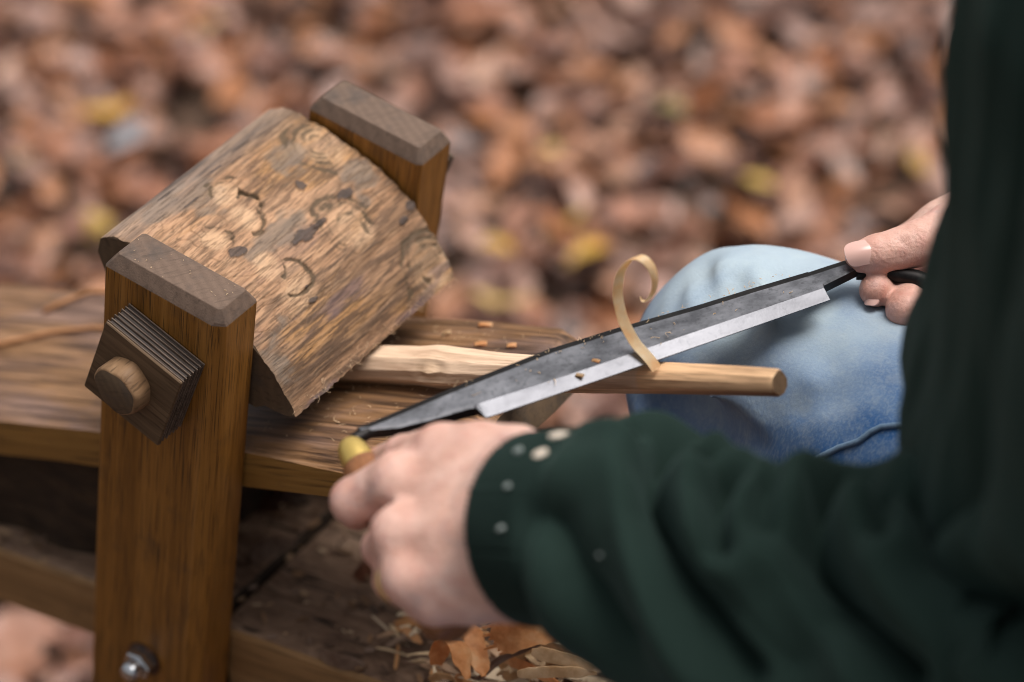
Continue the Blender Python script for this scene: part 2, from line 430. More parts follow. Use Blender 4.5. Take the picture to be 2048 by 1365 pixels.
# platform: plank with worn rounded end, local x up the slope
pw = rot_y((0, 0, -.132), -T_PL)
def platform():
    y0, y1, th, xe, xs = .0294, .1786, .0300, .164, -.66
    nx, ny = 150, 44
    xs_ = np.linspace(xs, xe, nx); ys = np.linspace(y0, y1, ny)
    X, Y = np.meshgrid(xs_, ys, indexing='ij')
    z = 0.0012*(fbm(X*12, Y*160, 0, 4, 3)-.5)*2
    z = z - .0045*np.exp(-((Y-y0)/.006)**2) - .003*np.exp(-((Y-y1)/.005)**2)
    z = z - .010*sst(-.02, .14, X)*np.exp(-((Y-y0)/.010)**2)
    z = z - .006*np.exp(-((xe-X)/.0065)**2)
    Xe = X + np.where(X > xe-1e-6, .003*np.sin(Y*40)-.0008, 0)
    top = np.stack([Xe, Y, z], -1).reshape(-1, 3)
    bot = np.stack([X+np.where(X > xe-1e-6, -.002, 0), Y, z*0-th+.002*(vn(X*14, Y*30, 0, 8)-.5)], -1).reshape(-1, 3)
    # rounded outer corners of the end
    for P_ in (top, bot):
        k = np.clip((P_[:, 1]-(y1-.022))/.022, 0, 1); P_[:, 0] -= .013*k**2.2*(P_[:, 0] > xe-.03)*np.clip((P_[:, 0]-(xe-.03))/.03, 0, 1)
    V = np.concatenate([top, bot]); n = nx*ny
    ia = (np.arange(nx-1)[:, None]*ny+np.arange(ny-1)[None, :]).ravel()
    F = [np.stack([ia, ia+ny, ia+ny+1, ia+1], 1), np.stack([ia, ia+1, ia+ny+1, ia+ny], 1)+n]
    mi = [0]*len(ia)+[1]*len(ia)
    def side(idx):
        idx = np.asarray(idx); return np.stack([idx[:-1], idx[1:], idx[1:]+n, idx[:-1]+n], 1)
    for idx, m in ((np.arange(nx)*ny, 1), ((np.arange(nx)*ny+ny-1)[::-1], 1), (np.arange(ny)[::-1], 2), ((nx-1)*ny+np.arange(ny), 2)):
        f = side(idx)[:, ::-1]; F.append(f); mi += [m]*len(f)
    return V, np.concatenate(F), mi
V, F, mi = platform()
part('platform', V, F, [PLAT, PLAT_EDGE, DARK_END], horse, pw, mi=mi, smooth=True, sharp=38)

# bench of two boards end to end, gently rising toward the seat
bw = rot_y((0, 0, -.2835), -math.atan(.15))
for (xa, xb) in ((-.95, -.0195), (-.0145, 1.02)):
    V, F = box_bev(xa, xb, .0300, .1780, -.047, 0, .0025)
    me = mesh('bench_board', V, F, [BENCH_SIDE, BENCH_TOP, SHADE_WOOD])
    for p_ in me.polygons:
        if p_.normal.z > .9: p_.material_index = 1
        if abs(p_.normal.x) > .3 and (abs(p_.center.x+.017) < .02): p_.material_index = 2  # end faces at the gap coloured dark as shade between the boards
    obj('bench_board', me, horse, bw)
# riser, legs and treadle that carry the bench
# thick dark wedge added under the platform to deepen the shade there
def wedge():
    rings = []
    for x in np.linspace(-.262, -.064, 24):
        zt = -.132+math.tan(T_PL)*x-.0318; zb = -.2835+.15*x
        k = max(0, min(1, (x+.262)/.035)); zt2 = zb+(zt-zb)*math.sqrt(max(.02, 1-(1-k)**2))
        rings.append([(x, .052+.003*math.sin(x*90), zb-.001), (x, .050+.003*math.sin(x*70+1), (zb+zt2)/2), (x, .053, zt2), (x, .166, zt2), (x, .168, zb-.001)])
    return loft(rings)
V, F = wedge()
part('riser', V, F, SHADE_WOOD, horse, smooth=True, sharp=40)
V, F = box_bev(-.045, .012, .034, .174, -.350, -.3310, .002)
part('gap_blocker', V, F, SHADE_WOOD, horse, rot_y((0, 0, 0), 0))  # added dark strip that keeps bright ground from showing through the gap
V, F = box_bev(-.46, -.42, .036, .172, -.345, -.300, .003)
part('riser', V, F, BENCH_SIDE, horse)
for (xt, xg) in ((.86, .97), (-.86, -.98)):
    for sy in (-1, 1):
        a = Vector((xt, .104+sy*.05, -.2835+.15*xt-.04)); b = Vector((xg, .104+sy*.21, GZ-.01))
        dz = (a-b); q = dz.to_track_quat('Z', 'Y').to_matrix().to_4x4(); q.translation = b
        V, F = lathe([(0, .019), (dz.length*.5, .023), (dz.length, .018)], 12)
        part('leg', V, F, OAK, horse, q, smooth=True, sharp=50)
V, F = lathe([(-.02, .012), (.24, .012)], 16)
part('treadle', V, F, OAK, horse, mtx((-.107, 0, -.74), (1, 0, 0), (0, 0, -1), (0, 1, 0)), smooth=True, sharp=50)

# pivot bolt on the near upright
chrome = G('zinc_steel', 0.22, 0.5).set(Base_Color=(0.55, 0.56, 0.58), Metallic=1.0)
g = G('dark_iron', 0.45, 0.4); nz = g.noise(g.co(), 300, 3)
rusty = g.set(Base_Color=g.ramp(nz, [(.4, (.045, .03, .024)), (.7, (.12, .06, .035))]), Metallic=.6)
bolt_m = mtx((-.0415, -.0052, -.2985), (1, 0, 0), (0, 0, 1), (0, -1, 0))
V, F = lathe([(0, .0118), (.0014, .0118), (.0020, .0112), (.0021, .004)], 32)
bolt = part('bolt', V, F, rusty, horse, bolt_m, smooth=True, sharp=40)
hexa = lambda r, z: [(r*math.cos(R(60*i+10)), r*math.sin(R(60*i+10)), z) for i in range(6)]
V, F = loft([hexa(.0100, .0021), hexa(.0100, .0080), hexa(.0090, .0088)])
part('nut', V, F, chrome, bolt, bolt_m)
V, F = lathe([(.0075, .0066), (.0140, .0066), (.0172, .0054), (.0186, .0026), (.0188, .0005)], 24)
part('bolt_end', V, F, chrome, bolt, bolt_m, smooth=True, sharp=50)

# peg and layered square washer on both uprights
def peg_set(yface, out):
    wa = R(22.0)
    wm = mtx((-.0093, yface, -.0580), (math.cos(wa), 0, -math.sin(wa)), (math.sin(wa), 0, math.cos(wa)), (0, out, 0)) if out < 0 else \
        mtx((-.0093, yface, -.0580), (-math.cos(wa), 0, math.sin(wa)), (math.sin(wa), 0, math.cos(wa)), (0, out, 0))
    nlay = 14; hth = .0208; t = hth/nlay
    V, F = box_bev(-.0272, .0272, -.0290, .0290, hth-t*1.25, hth, .0006)
    ws = part('square_washer', V, F, WASH_FACE, horse, wm)
    ws['label'] = 'dark square plate of glued layers turned askew'
    for k in range(nlay-1):
        ins = (.0000 if k % 2 == 0 else .0011)+rnd.uniform(-.0002, .0002)
        V, F = box_bev(-.0272+ins, .0272-ins, -.0290+ins, .0290-ins, k*t+.00005+(.00035 if k % 2 == 0 else -.0003), (k+1)*t-.00005-(.00035 if k % 2 == 0 else -.0003), .0002)
        part('layer', V, F, WASH_PALE if k % 2 == 0 else WASH_DARK, ws, wm)
    pm = mtx((-.0113, yface, -.0563), (1, 0, 0), (0, 0, -out), (0, out, 0))
    rings = []
    for z, r in ((-.035, .0150), (hth-.001, .0156), (hth+.003, .0160), (hth+.0085, .0158), (hth+.0112, .0150), (hth+.0120, .0140)):
        rings.append([((r*(1+.03*math.sin(3*a+z*200)+.02*math.sin(7*a)))*math.cos(a), (r*(1+.03*math.sin(3*a+z*200)+.02*math.sin(7*a)))*math.sin(a), z+.0012*math.sin(a+1)*(z > hth)) for a in [2*math.pi*j/40 for j in range(40)]])
    V, F = loft(rings)
    mi = [0]*(40*5)+[0, 1]
    me = mesh('peg', V, F, [PEG_WOOD, DARK_END], smooth=True, mi=mi, sharp=45)
    obj('peg', me, horse, pm)
peg_set(-E_-.0004, -1)
peg_set(.1853+UD+E_+.0004, 1)

# clamp block: split log, bark side out
BP = np.array([(-.0690,-.0130),(-.0667,-.0103),(-.0580,-.0068),(-.0462,-.0061),(-.0300,-.0090),(-.0103,-.0151),(.0109,-.0235),(.0240,-.0312),(.0352,-.0402),(.0508,-.0573),(.0646,-.0807)])
_bl = np.concatenate([[0], np.cumsum(np.hypot(*np.diff(BP, axis=0).T))]); BL = _bl[-1]
BY0, BY1 = .0300, .1778
def blk(s, y):
    k = 1-(y-.036)/.144
    return np.stack([np.interp(s, _bl, BP[:, 0])-.0058*k, y+0*s, np.interp(s, _bl, BP[:, 1])-.0070*k], -1)

def clamp_block():
    nu, nv = 420, 380
    s, y = np.meshgrid(np.linspace(0, BL, nu), np.linspace(BY0, BY1, nv), indexing='ij')
    # ragged saw-cut ends and torn lower edge
    yy = y + (y-BY0 < .012)*(-1)*0 + np.exp(-((y-BY0)/.005)**2)*.0012*(fbm(s*220, 0*s, 0, 3, 21)-.5)*2 + np.exp(-((y-BY1)/.005)**2)*.0012*(fbm(s*220, 0*s+5, 0, 3, 22)-.5)*2
    tear = np.exp(-((BL-s)/.004)**2)*.0013*(fbm(y*330, 0*y, 0, 4, 23)-.35)
    P = blk(np.clip(s, 0, BL), yy)
    # normals
    du = np.gradient(P, axis=0); dv = np.gradient(P, axis=1); Nn = np.cross(dv, du); Nn /= np.linalg.norm(Nn, axis=-1, keepdims=True)
    Nn *= np.sign(Nn[..., 2:3])
    wob = .006*(fbm(s*14, y*14, 0, 3, 30)-.5)
    sw = s+wob
    g1 = fbm(sw*130, y*9, 0, 4, 31); g2 = fbm(sw*420, y*26, 0, 3, 32); m = fbm(s*26, y*15, 0, 4, 33); m2 = fbm(sw*48, y*14, 0, 4, 34)
    fig = fbm(s*42+3, y*30, 0, 3, 35)              # figure of the burl
    iso = np.abs((fig*9) % 1-.5)*2; figm = sst(.34, .52, fbm(s*22, y*18, 0, 2, 36))*sst(.012, .04, s)*(1-.75*sst(.105, .135, s))
    line = np.clip(1-iso/.35, 0, 1)*figm
    h = .0011*(g1-.5)+.0006*(g2-.5)+.0011*(m-.5)-.0005*line
    dark = np.zeros_like(s); gouge = np.zeros_like(s); pale = np.zeros_like(s)
    wn_ = .0022*(fbm(s*260, y*200, 0, 3, 40)-.5)*2
    for (cs, cy, ls, ly, sk) in ((.0845, .1471, .0030, .0062, .2), (.0631, .1322, .0036, .0030, 0), (.0882, .1210, .0020, .0060, .15), (.0880, .1060, .0036, .0095, .15), (.0709, .0667, .0032, .0062, .35), (.1134, .1750, .0030, .0050, 0), (.1179, .1648, .0022, .0040, .3), (.1192, .0804, .0014, .0040, .3), (.1113, .0822, .0010, .0022, 0), (.0180, .1330, .0007, .0090, .1), (.0250, .1220, .0006, .0075, .1), (.0130, .0750, .0007, .0100, .1), (.0290, .0780, .0006, .0080, .05), (.0210, .1080, .0008, .0060, .1)):
        u_ = (s-cs)-(y-cy)*sk*.4; v_ = (y-cy)
        d = np.sqrt((u_/ls)**2+(v_/ly)**2)+wn_/.0022*.55+.5*(fbm(s*700, y*330, 0, 2, 41)-.5)
        dark = np.maximum(dark, sst(1.12, .80, d)); h = h+.0010*sst(1.2, .8, d)
    def arc(cs, cy, r, a0, a1, w, asp=1.0, dp=.0010, str_=1.0, fill=True):
        nonlocal gouge, h, pale
        u_ = (s-cs)/asp; v_ = y-cy; rr = np.hypot(u_, v_)+wn_*.5+.0065*(fbm(s*95+cs*900, y*80, 0, 3, 42)-.5); brk = sst(.30, .62, fbm(s*150+cy*700, y*120, 0, 3, 43)); an = np.degrees(np.arctan2(v_, u_)) % 360
        inr = ((an-a0) % 360) < ((a1-a0) % 360)
        q = np.exp(-((rr-r)/(w*(.4+.65*brk)))**2)*inr*(.15+.85*brk)*str_
        gouge = np.maximum(gouge, q); h = h-dp*q
        pale = np.maximum(pale, sst(r*.95, r*.45, rr)*(.4+.6*brk)) if fill else pale
    arc(.0490, .0890, .0165, 35, 118, .0019, 1.0, .0020, 1.3, False); arc(.0570, .0900, .0120, 330, 95, .0016, 1.0, .0014, 1.1)
    arc(.1018, .0800, .0115, 300, 170, .0012, 1.0, .001, 1.2); arc(.0880, .0720, .0110, 10, 120, .0011, 1.0, .001, 1.1); arc(.0565, .0640, .0090, 20, 160, .0011)
    arc(.1120, .0740, .0150, 250, 300, .0008)
    for k, r in enumerate((.006, .010, .0140, .0185)): arc(.0511, .1655, r, 60+20*k, 330, .0013, 1.25, .0006, .75)
    for k, r in enumerate((.0075, .012, .0170, .0215)): arc(.1500, .1640, r, 100, 330-15*k, .0019, 1.1, .0009, .85)
    for k, r in enumerate((.008, .0130, .017)): arc(.0994, .1340, r, 30+30*k, 300, .0017, 1.3, .0009, .8)
    arc(.0375, .0963, .009, 10, 250, .0010, 1.0, .0008); arc(.0375, .0963, .0125, 30, 200, .0010, 1.0, .0008)
    P = P+Nn*h[..., None]; P[..., 0] += tear*.8; P[..., 2] += -tear
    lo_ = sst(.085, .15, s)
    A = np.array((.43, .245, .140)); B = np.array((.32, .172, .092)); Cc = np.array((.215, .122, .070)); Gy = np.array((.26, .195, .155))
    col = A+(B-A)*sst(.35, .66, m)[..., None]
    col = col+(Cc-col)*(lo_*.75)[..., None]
    col = col+(np.array((.36, .185, .068))-col)*(sst(.56, .70, m2)*.7)[..., None]
    def lay(c, f):
        nonlocal col
        col = col+(np.array(c)-col)*np.clip(f, 0, 1)[..., None]
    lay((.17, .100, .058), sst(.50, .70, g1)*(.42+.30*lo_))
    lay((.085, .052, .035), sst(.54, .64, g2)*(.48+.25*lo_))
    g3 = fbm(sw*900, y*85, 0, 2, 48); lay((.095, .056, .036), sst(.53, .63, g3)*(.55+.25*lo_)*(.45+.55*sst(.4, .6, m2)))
    lay((.52, .32, .19), sst(.42, .32, g3)*.35*(1-.6*lo_))
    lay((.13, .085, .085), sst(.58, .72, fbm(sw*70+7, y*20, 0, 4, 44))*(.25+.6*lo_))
    lay((.16, .13, .105), sst(.60, .72, fbm(s*52+2, y*36, 0, 4, 45))*.65)
    lay((.18, .105, .058), line*.42)
    rim = sst(.034, .006, s+.012*(fbm(s*60, y*16, 0, 3, 46)-.5))
    lay(Gy*(.75+.5*g1[..., None]) if False else Gy, rim*.8)
    lay((.11, .085, .075), sst(.50, .64, fbm(sw*190, y*14, 0, 3, 47))*rim*.9)
    lay((.62, .40, .24), np.clip(pale, 0, 1)*.55)
    lay((.085, .058, .034), np.clip(gouge*1.5, 0, 1)*.88)
    lay((.060, .046, .042), dark*.88)
    lay((.20, .12, .07), np.exp(-((y-BY0)/.0025)**2)*.5)
    n = nu*nv; V = P.reshape(-1, 3); colv = col.reshape(-1, 3)
    ia = (np.arange(nu-1)[:, None]*nv+np.arange(nv-1)[None, :]).ravel()
    Fq = np.stack([ia, ia+nv, ia+nv+1, ia+1], 1)[:, ::-1]
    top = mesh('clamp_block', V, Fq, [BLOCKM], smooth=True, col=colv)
    # solid body underneath: split faces and saw-cut ends
    def under(y, k):
        return [(-.030-.0058*k, y, -.101), (-.058-.0058*k, y, -.070), (-.0715-.0058*k, y, -.030)]
    idx = np.linspace(0, nu-1, 60).astype(int)
    E0 = [tuple(P[i, 0]-np.array((0, -.0002, 0))) for i in idx]; E1 = [tuple(P[i, -1]+np.array((0, -.0002, 0))) for i in idx]
    def low(y, k):
        pts = []
        c0 = P[-1, 0 if k > .5 else -1]
        for t in np.linspace(0.08, 1, 14):
            pts.append((c0[0]+(-.036-c0[0]-.0058*k)*t, y, c0[2]+(-.101-c0[2])*t**.75+.0018*math.sin(31*t+y*50)))
        return pts
    r0 = E0+low(BY0+.0004, 1)+under(BY0+.0004, 1)[1:]; r1 = E1+low(BY1-.0004, 0)+under(BY1-.0004, 0)[1:]
    k = len(r0); Vb = r0+r1; Fb = []; mi = []
    for j in range(len(E0)-1, k):
        a, b = j, (j+1) % k; Fb.append((a, a+k, b+k, b)); mi.append(1)
    Fb.append(tuple(range(k))); mi.append(0); Fb.append(tuple(range(k, 2*k))[::-1]); mi.append(0)
    return top, mesh('block_core', Vb, Fb, [DARK_END, BLOCK_SPLIT], mi=mi)
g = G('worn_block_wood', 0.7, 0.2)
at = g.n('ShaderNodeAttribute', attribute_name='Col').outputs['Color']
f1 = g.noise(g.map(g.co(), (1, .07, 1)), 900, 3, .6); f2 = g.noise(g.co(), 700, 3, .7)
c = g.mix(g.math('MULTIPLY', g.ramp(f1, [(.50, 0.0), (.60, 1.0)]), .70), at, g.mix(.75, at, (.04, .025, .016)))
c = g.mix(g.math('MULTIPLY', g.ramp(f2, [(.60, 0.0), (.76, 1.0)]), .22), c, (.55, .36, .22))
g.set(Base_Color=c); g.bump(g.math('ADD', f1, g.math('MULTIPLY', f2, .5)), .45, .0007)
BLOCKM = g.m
BLOCK_SPLIT = wood('block_split_face', [(.25, (.07, .042, .025)), (.5, (.14, .085, .048)), (.8, (.22, .135, .075))], 'y', fine=500, coarse=90, rough=.75, pore=.5, along=.05, bump=.8, bd=.0012)
t_, c_ = clamp_block()
cb = obj('clamp_block', t_, horse); cb['label'] = 'curved split log block with gouges, dark scars and burl figure'
obj('block_core', c_, cb)
# torn fibres along the lower edge of the block
fib_m = G('pale_fibre', .7, .3).set(Base_Color=(.50, .34, .21))
def strand(pts, r, n=4, taper=.75):
    rings = []; a = None
    for i, p_ in enumerate(pts):
        p_ = Vector(p_); d = (Vector(pts[min(i+1, len(pts)-1)])-Vector(pts[max(i-1, 0)])).normalized()
        a = d.orthogonal().normalized() if a is None else (a-d*a.dot(d)).normalized(); b = d.cross(a); rr = r*(1-taper*i/(len(pts)-1))
        rings.append([tuple(p_+rr*(math.cos(2*math.pi*j/n)*a+math.sin(2*math.pi*j/n)*b)) for j in range(n)])
    return loft(rings)
FV, FF = [], []
for i in range(95):
    y = BY0+rnd.random()*(BY1-BY0); p0 = blk(np.array(BL-abs(rnd.gauss(0, .0035))), np.array(y)).ravel()
    p0 = Vector(p0); L = rnd.uniform(.0015, .0055); d = Vector((rnd.uniform(.0, .9), rnd.uniform(-1, 1.0), rnd.uniform(-.9, .4))).normalized()
    pts = [p0-d*.0006, p0+d*L*.4+Vector((0, 0, rnd.uniform(-.0008, .0008))), p0+d*L*.75+Vector((rnd.uniform(-.001, .001),)*3), p0+d*L+Vector((rnd.uniform(-.0015, .0015), rnd.uniform(-.0015, .0015), rnd.uniform(-.0015, .0015)))]
    V, F = strand(pts, rnd.uniform(.00010, .00022)); o_ = sum(len(v) for v in FV)
    FV.append(V); FF += [tuple(i_+o_ for i_ in f) for f in F]
fo = part('torn_fibre', [v for q in FV for v in q], FF, fib_m, cb); fo['kind'] = 'stuff'

# ------------------------------------------------------------ whittled stick
g = G('fresh_stick_wood', .5, .4)
v = g.map(g.co(), (.05, 1, 1)); n1 = g.noise(v, 260, 4, .6, .5); n2 = g.noise(v, 900, 2, .5); n3 = g.noise(g.map(g.co(), (.12, 1, 1)), 90, 3, .6)
at = g.n('ShaderNodeAttribute', attribute_name='Col').outputs['Color']
c = g.mix(g.math('MULTIPLY', g.ramp(n1, [(.45, 0.0), (.66, 1.0)]), .75), at, g.mix(.78, at, (.26, .12, .055)))
c = g.mix(g.math('MULTIPLY', g.ramp(n2, [(.5, 0.0), (.7, 1.0)]), .30), c, (.22, .12, .06))
g.set(Base_Color=c); g.bump(g.math('ADD', n1, n2), .3, .0006)
STICK = g.m
STICK_END = endgrain('stick_end_grain', (.13, .075, .04), (.24, .145, .08), (.06, .035, .02), .9)
sdir = Vector((.932, 0, .3624)).normalized(); s0 = Vector((.0473, .105, -.106))
sm = mtx(s0, sdir, (0, 1, 0), (-sdir.z, 0, sdir.x))
st = thing('whittled_stick', s0, 'pale faceted stick gripped under the clamp block and jutting right', 'stick')
def stick():
    NF = 9; SUB = 4; rings = []; cols = []; xs = np.concatenate([np.linspace(-.075, .27, 130), np.linspace(.2705, .2886, 12)])
    ang = [2*math.pi*(i+.25*math.sin(i*2.3))/NF for i in range(NF)]
    for x in xs:
        t = x
        r = float(np.interp(t, [-.075, .0, .045, .06, .075, .10, .15, .2, .26, .289], [.0118, .0118, .0116, .0128, .0118, .0104, .0096, .0088, .0081, .0078]))
        cy = .0012*math.sin(t*25); cz = .0006*math.sin(t*31+1)
        ring = []; col = []
        for i in range(NF):
            a0, a1 = ang[i], ang[(i+1) % NF]+(2*math.pi if i == NF-1 else 0)
            w = 1+.05*math.sin(i*5.1+t*18)
            p0 = (math.cos(a0), math.sin(a0)); p1 = (math.cos(a1), math.sin(a1))
            for k in range(SUB):
                q = k/SUB; yy = (p0[0]*(1-q)+p1[0]*q); zz = (p0[1]*(1-q)+p1[1]*q)
                rr = r*w*(1.0 if q else .975)
                ring.append((x, cy+rr*yy, cz+rr*zz))
                # inner bark left on the facets that have not been shaved yet
                a = math.degrees(math.atan2(zz, yy)) % 360
                bark = max(0, min(1, (abs(((a-232+180) % 360)-180)*-1+46)/30))*(.55+.45*math.sin(t*43+i*1.7))
                kn = math.exp(-((t-.062)/.011)**2-((((a-155+180) % 360)-180)/38)**2)
                fs_ = (.88, 1.04, .95, 1.06, .86, 1.0, 1.08, .92, 1.0)[i]  # tone set per facet, standing in for shading between facets
                base = fs_*np.array((.84, .60, .42))*(1-bark)+np.array((.42, .235, .115))*bark
                if t > .205: base = base*np.array((1.06, .93, .74))
                base = base*(1-.35*kn)+np.array((.60, .40, .22))*.35*kn
                col.append(base)
        rings.append(ring); cols += col
    k = NF*SUB
    rings[-1] = [(p[0], p[1]*.9, p[2]*.9) for p in rings[-1]]
    V, F = loft(rings); V = np.array(V)
    # knot swirl
    d = np.sqrt(((V[:, 0]-.062)/.012)**2+((V[:, 1]+.010)/.008)**2+((V[:, 2]-.004)/.008)**2)
    V[:, 1] -= .0012*np.exp(-d**2)*np.cos(d*5)
    V[:, 1:] += (.00035*(fbm(V[:, 0]*90, V[:, 1]*300, V[:, 2]*300, 3, 61)-.5))[:, None]
    mi = [0]*(len(F)-2)+[1, 1]
    return mesh('stick', V, F, [STICK, STICK_END], smooth=True, mi=mi, col=np.array(cols), sharp=24)
obj('wood', stick(), st, sm)

# ------------------------------------------------------------ drawknife
bN = Vector((.1974, .0137, -.0150)); bb = Vector((.4711, .8821, 0)); tl = R(5)
bq0 = Vector((-.8821, .4711, 0)); bq = (bq0*math.cos(tl)+Vector((0, 0, 1))*math.sin(tl)).normalized(); bn = bb.cross(bq).normalized()
if bn.z < 0: bn = -bn
bm = mtx(bN, bb, bq, bb.cross(bq))
sg = 1 if bb.cross(bq).z > 0 else -1
knife = thing('drawknife', bN, 'dark steel drawknife with a bright cutting edge lying across the stick', 'drawknife')
def steel(name, dark, lite, rough, streak, lo, hi, ns=70, wf=.55):
    g = G(name, rough, .5)
    v = g.co(); n = g.noise(g.map(v, (.5, 1, 1)), ns, 5, .62); s = g.noise(g.map(v, streak), 900, 3, .6); w = g.noise(v, 260, 4, .7)
    c = g.mix(g.ramp(n, [(lo, 0.0), (hi, 1.0)]), dark, lite)
    c = g.mix(g.math('MULTIPLY', g.ramp(w, [(.52, 0.0), (.70, 1.0)]), wf), c, tuple(x*.45 for x in dark))
    g.set(Base_Color=c, Metallic=.85)
    g.put(g.b.inputs['Roughness'], g.math('ADD', rough-.10, g.math('MULTIPLY', n, .25)))
    g.bump(g.math('ADD', g.math('MULTIPLY', s, 1.0), g.math('MULTIPLY', w, .6)), .14, .0004)
    return g.m
DARKST = steel('forged_dark_steel', (.085, .086, .094), (.235, .236, .255), .44, (.05, 1, 1), .35, .68)
BRIGHT = steel('honed_bevel_steel', (.055, .055, .062), (.20, .20, .217), .38, (1, .08, 1), .30, .70, 26, .22)
BLACKST = steel('blackened_spine_steel', (.022, .020, .020), (.05, .046, .044), .5, (.05, 1, 1), .4, .7)
def blade():
    st_ = [(-.064, .0172, .0212, 1), (-.0587, .0152, .0212, 1), (-.0454, .0108, .0224, 1), (-.0287, .0088, .0240, 1), (-.0150, .0080, .0254, 1), (-.0075, .0076, .0259, 1), (-.0040, .0068, .0262, 1), (-.0028, .0055, .0262, .55), (-.0012, .0012, .0263, 0), (.0000, 0, .0264, 0)]
    for b_ in np.linspace(.006, .2100, 36):
        st_.append((b_, -.0006*math.sin(b_/.21*math.pi), float(np.interp(b_, [0, .0533, .0957, .143, .1744, .21], [.0265, .0300, .0286, .0256, .0247, .0230])), 0))
    st_ += [(.2106, .0072, .0230, .6), (.2118, .0092, .0229, 1), (.2236, .0110, .0228, 1), (.2383, .0132, .0225, 1), (.250, .0140, .0215, 1)]
    rings = []
    for (b_, lo, hi, tg) in st_:
        bev = .0068+.0012*math.exp(-((b_)/.03)**2)
        nb = .0016; nt = .0034
        if tg > 0:
            l1 = lo+.0014; n_low_b = -.0034*tg; n_low_t = nt-.0010; n1 = nt
        else:
            l1 = bev; n_low_b = -.0004; n_low_t = .0002; n1 = nt-.0001
        ch = .0046
        rings.append([(b_, lo, n_low_b*sg), (b_, lo, n_low_t*sg), (b_, l1, n1*sg), (b_, hi-ch, nt*sg), (b_, hi, (nt-(.0014 if tg < .5 else .0018))*sg), (b_, hi-.0004, (-.0022 if tg < .5 else -.0032)*sg), (b_, (lo+hi)/2, (-.0016 if tg < .5 else -.0036)*sg)])
    V, F = loft(rings); mi = []
    for i in range(len(rings)-1):
        t0 = st_[i][3] < .3
        for j in range(7): mi.append(1 if (j in (0, 1) and t0) else (2 if j in (3, 4, 5) or (j == 0) else 0))
    mi += [2, 2]
    return mesh('blade', V, F, [DARKST, BRIGHT, BLACKST], mi=mi, smooth=True, sharp=14)
obj('blade', blade(), knife, bm)
TV, TF = strand([(.2950, .2320, -.0165), (.3080, .2400, -.0165), (.3250, .2455, -.0175), (.3580, .2480, -.0212)], .0050, 10, .05)
part('tang', [v for v in TV], TF, BLACKST, knife, smooth=True, sharp=50)
TV, TF = strand([(.1590, -.0210, -.0140), (.1535, -.0310, -.0140), (.1515, -.0385, -.0145), (.1545, -.0450, -.0160)], .0040, 10, .05)
part('tang', [v for v in TV], TF, BLACKST, knife, smooth=True, sharp=50)
BRASS = G('worn_brass', .34, .5).set(Base_Color=(.60, .42, .12), Metallic=.7)
BRASS.node_tree.nodes['Principled BSDF'].inputs['Metallic'].default_value = .55
HANDLE = wood('handle_wood', [(.25, (.13, .050, .018)), (.5, (.25, .10, .038)), (.8, (.34, .15, .06))], 'z', fine=500, coarse=90, rough=.35, spec=.5, pore=.5, along=.06)
def handle(p0, d):
    d = Vector(d).normalized(); a = d.orthogonal().normalized(); b = d.cross(a); hm = mtx(p0, a, b, d)
    V, F = lathe([(.009, .0095), (.014, .0118), (.03, .0128), (.055, .0120), (.08, .0128), (.1, .0150), (.112, .0140), (.118, .0095), (.1195, .003)], 28)
    h_ = part('handle', V, F, HANDLE, knife, hm, smooth=True, sharp=50)
    V, F = lathe([(-.0070, .002), (-.0062, .0044), (-.004, .0064), (0, .0078), (.005, .0084), (.0098, .0086), (.0100, .004)], 28)
    part('ferrule', V, F, BRASS, h_, hm, smooth=True, sharp=50)
handle((.1545, -.0450, -.0160), (.84, -.46, -.24))
handle((.3560, .2480, -.0210), (.97, -.05, -.10))

# ------------------------------------------------------------ curled shaving standing on the edge
def ribbon(pts, w, th, wdir, wfun=None, n=90, cup=0.0):
    P_ = np.array(pts, float); L = np.concatenate([[0], np.cumsum(np.linalg.norm(np.diff(P_, axis=0), axis=1))]); L /= L[-1]
    t = np.linspace(0, 1, n)
    Q = np.stack([np.interp(t, L, P_[:, i]) for i in range(3)], 1)
    for _ in range(14): Q[1:-1] = .25*Q[:-2]+.5*Q[1:-1]+.25*Q[2:]
    T = np.gradient(Q, axis=0); T /= np.linalg.norm(T, axis=1, keepdims=True)
    wd_ = np.array(wdir, float); Wv = wd_-(T@wd_)[:, None]*T; Wv /= np.linalg.norm(Wv, axis=1, keepdims=True); Nv = np.cross(T, Wv)
    rings = []
    for i in range(n):
        ww = w*(wfun(t[i]) if wfun else 1)/2
        r = []
        for q in (-1, -.5, 0, .5, 1): r.append(Q[i]+Wv[i]*ww*q+Nv[i]*(th/2+cup*(1-q*q)))
        for q in (1, .5, 0, -.5, -1): r.append(Q[i]+Wv[i]*ww*q+Nv[i]*(-th/2+cup*(1-q*q)))
        rings.append(r)
    return loft(rings)
def shavmat(name, c0, c1, c2):
    g = G(name, .5, .35)
    u = g.map(g.co(), (1, 1, 1)); n = g.noise(u, 320, 3, .6, .4); n2 = g.noise(u, 90, 3, .6)
    c = g.ramp(n2, [(.35, c0), (.52, c1), (.7, c2)])
    c = g.mix(g.math('MULTIPLY', g.ramp(n, [(.5, 0.0), (.7, 1.0)]), .12), c, tuple(x*.6 for x in c0))
    g.set(Base_Color=c); g.bump(n, .2, .0004)
    tr = g.n('ShaderNodeBsdfTranslucent'); g.put(tr.inputs['Color'], c); mx = g.n('ShaderNodeMixShader'); mx.inputs[0].default_value = .55
    g.t.links.new(g.b.outputs[0], mx.inputs[1]); g.t.links.new(tr.outputs[0], mx.inputs[2])
    g.t.links.new(mx.outputs[0], g.t.nodes['Material Output'].inputs['Surface'])
    return g.m
SHAV = shavmat('pale_shaving', (.98, .70, .40), (.98, .79, .53), (.98, .87, .70))
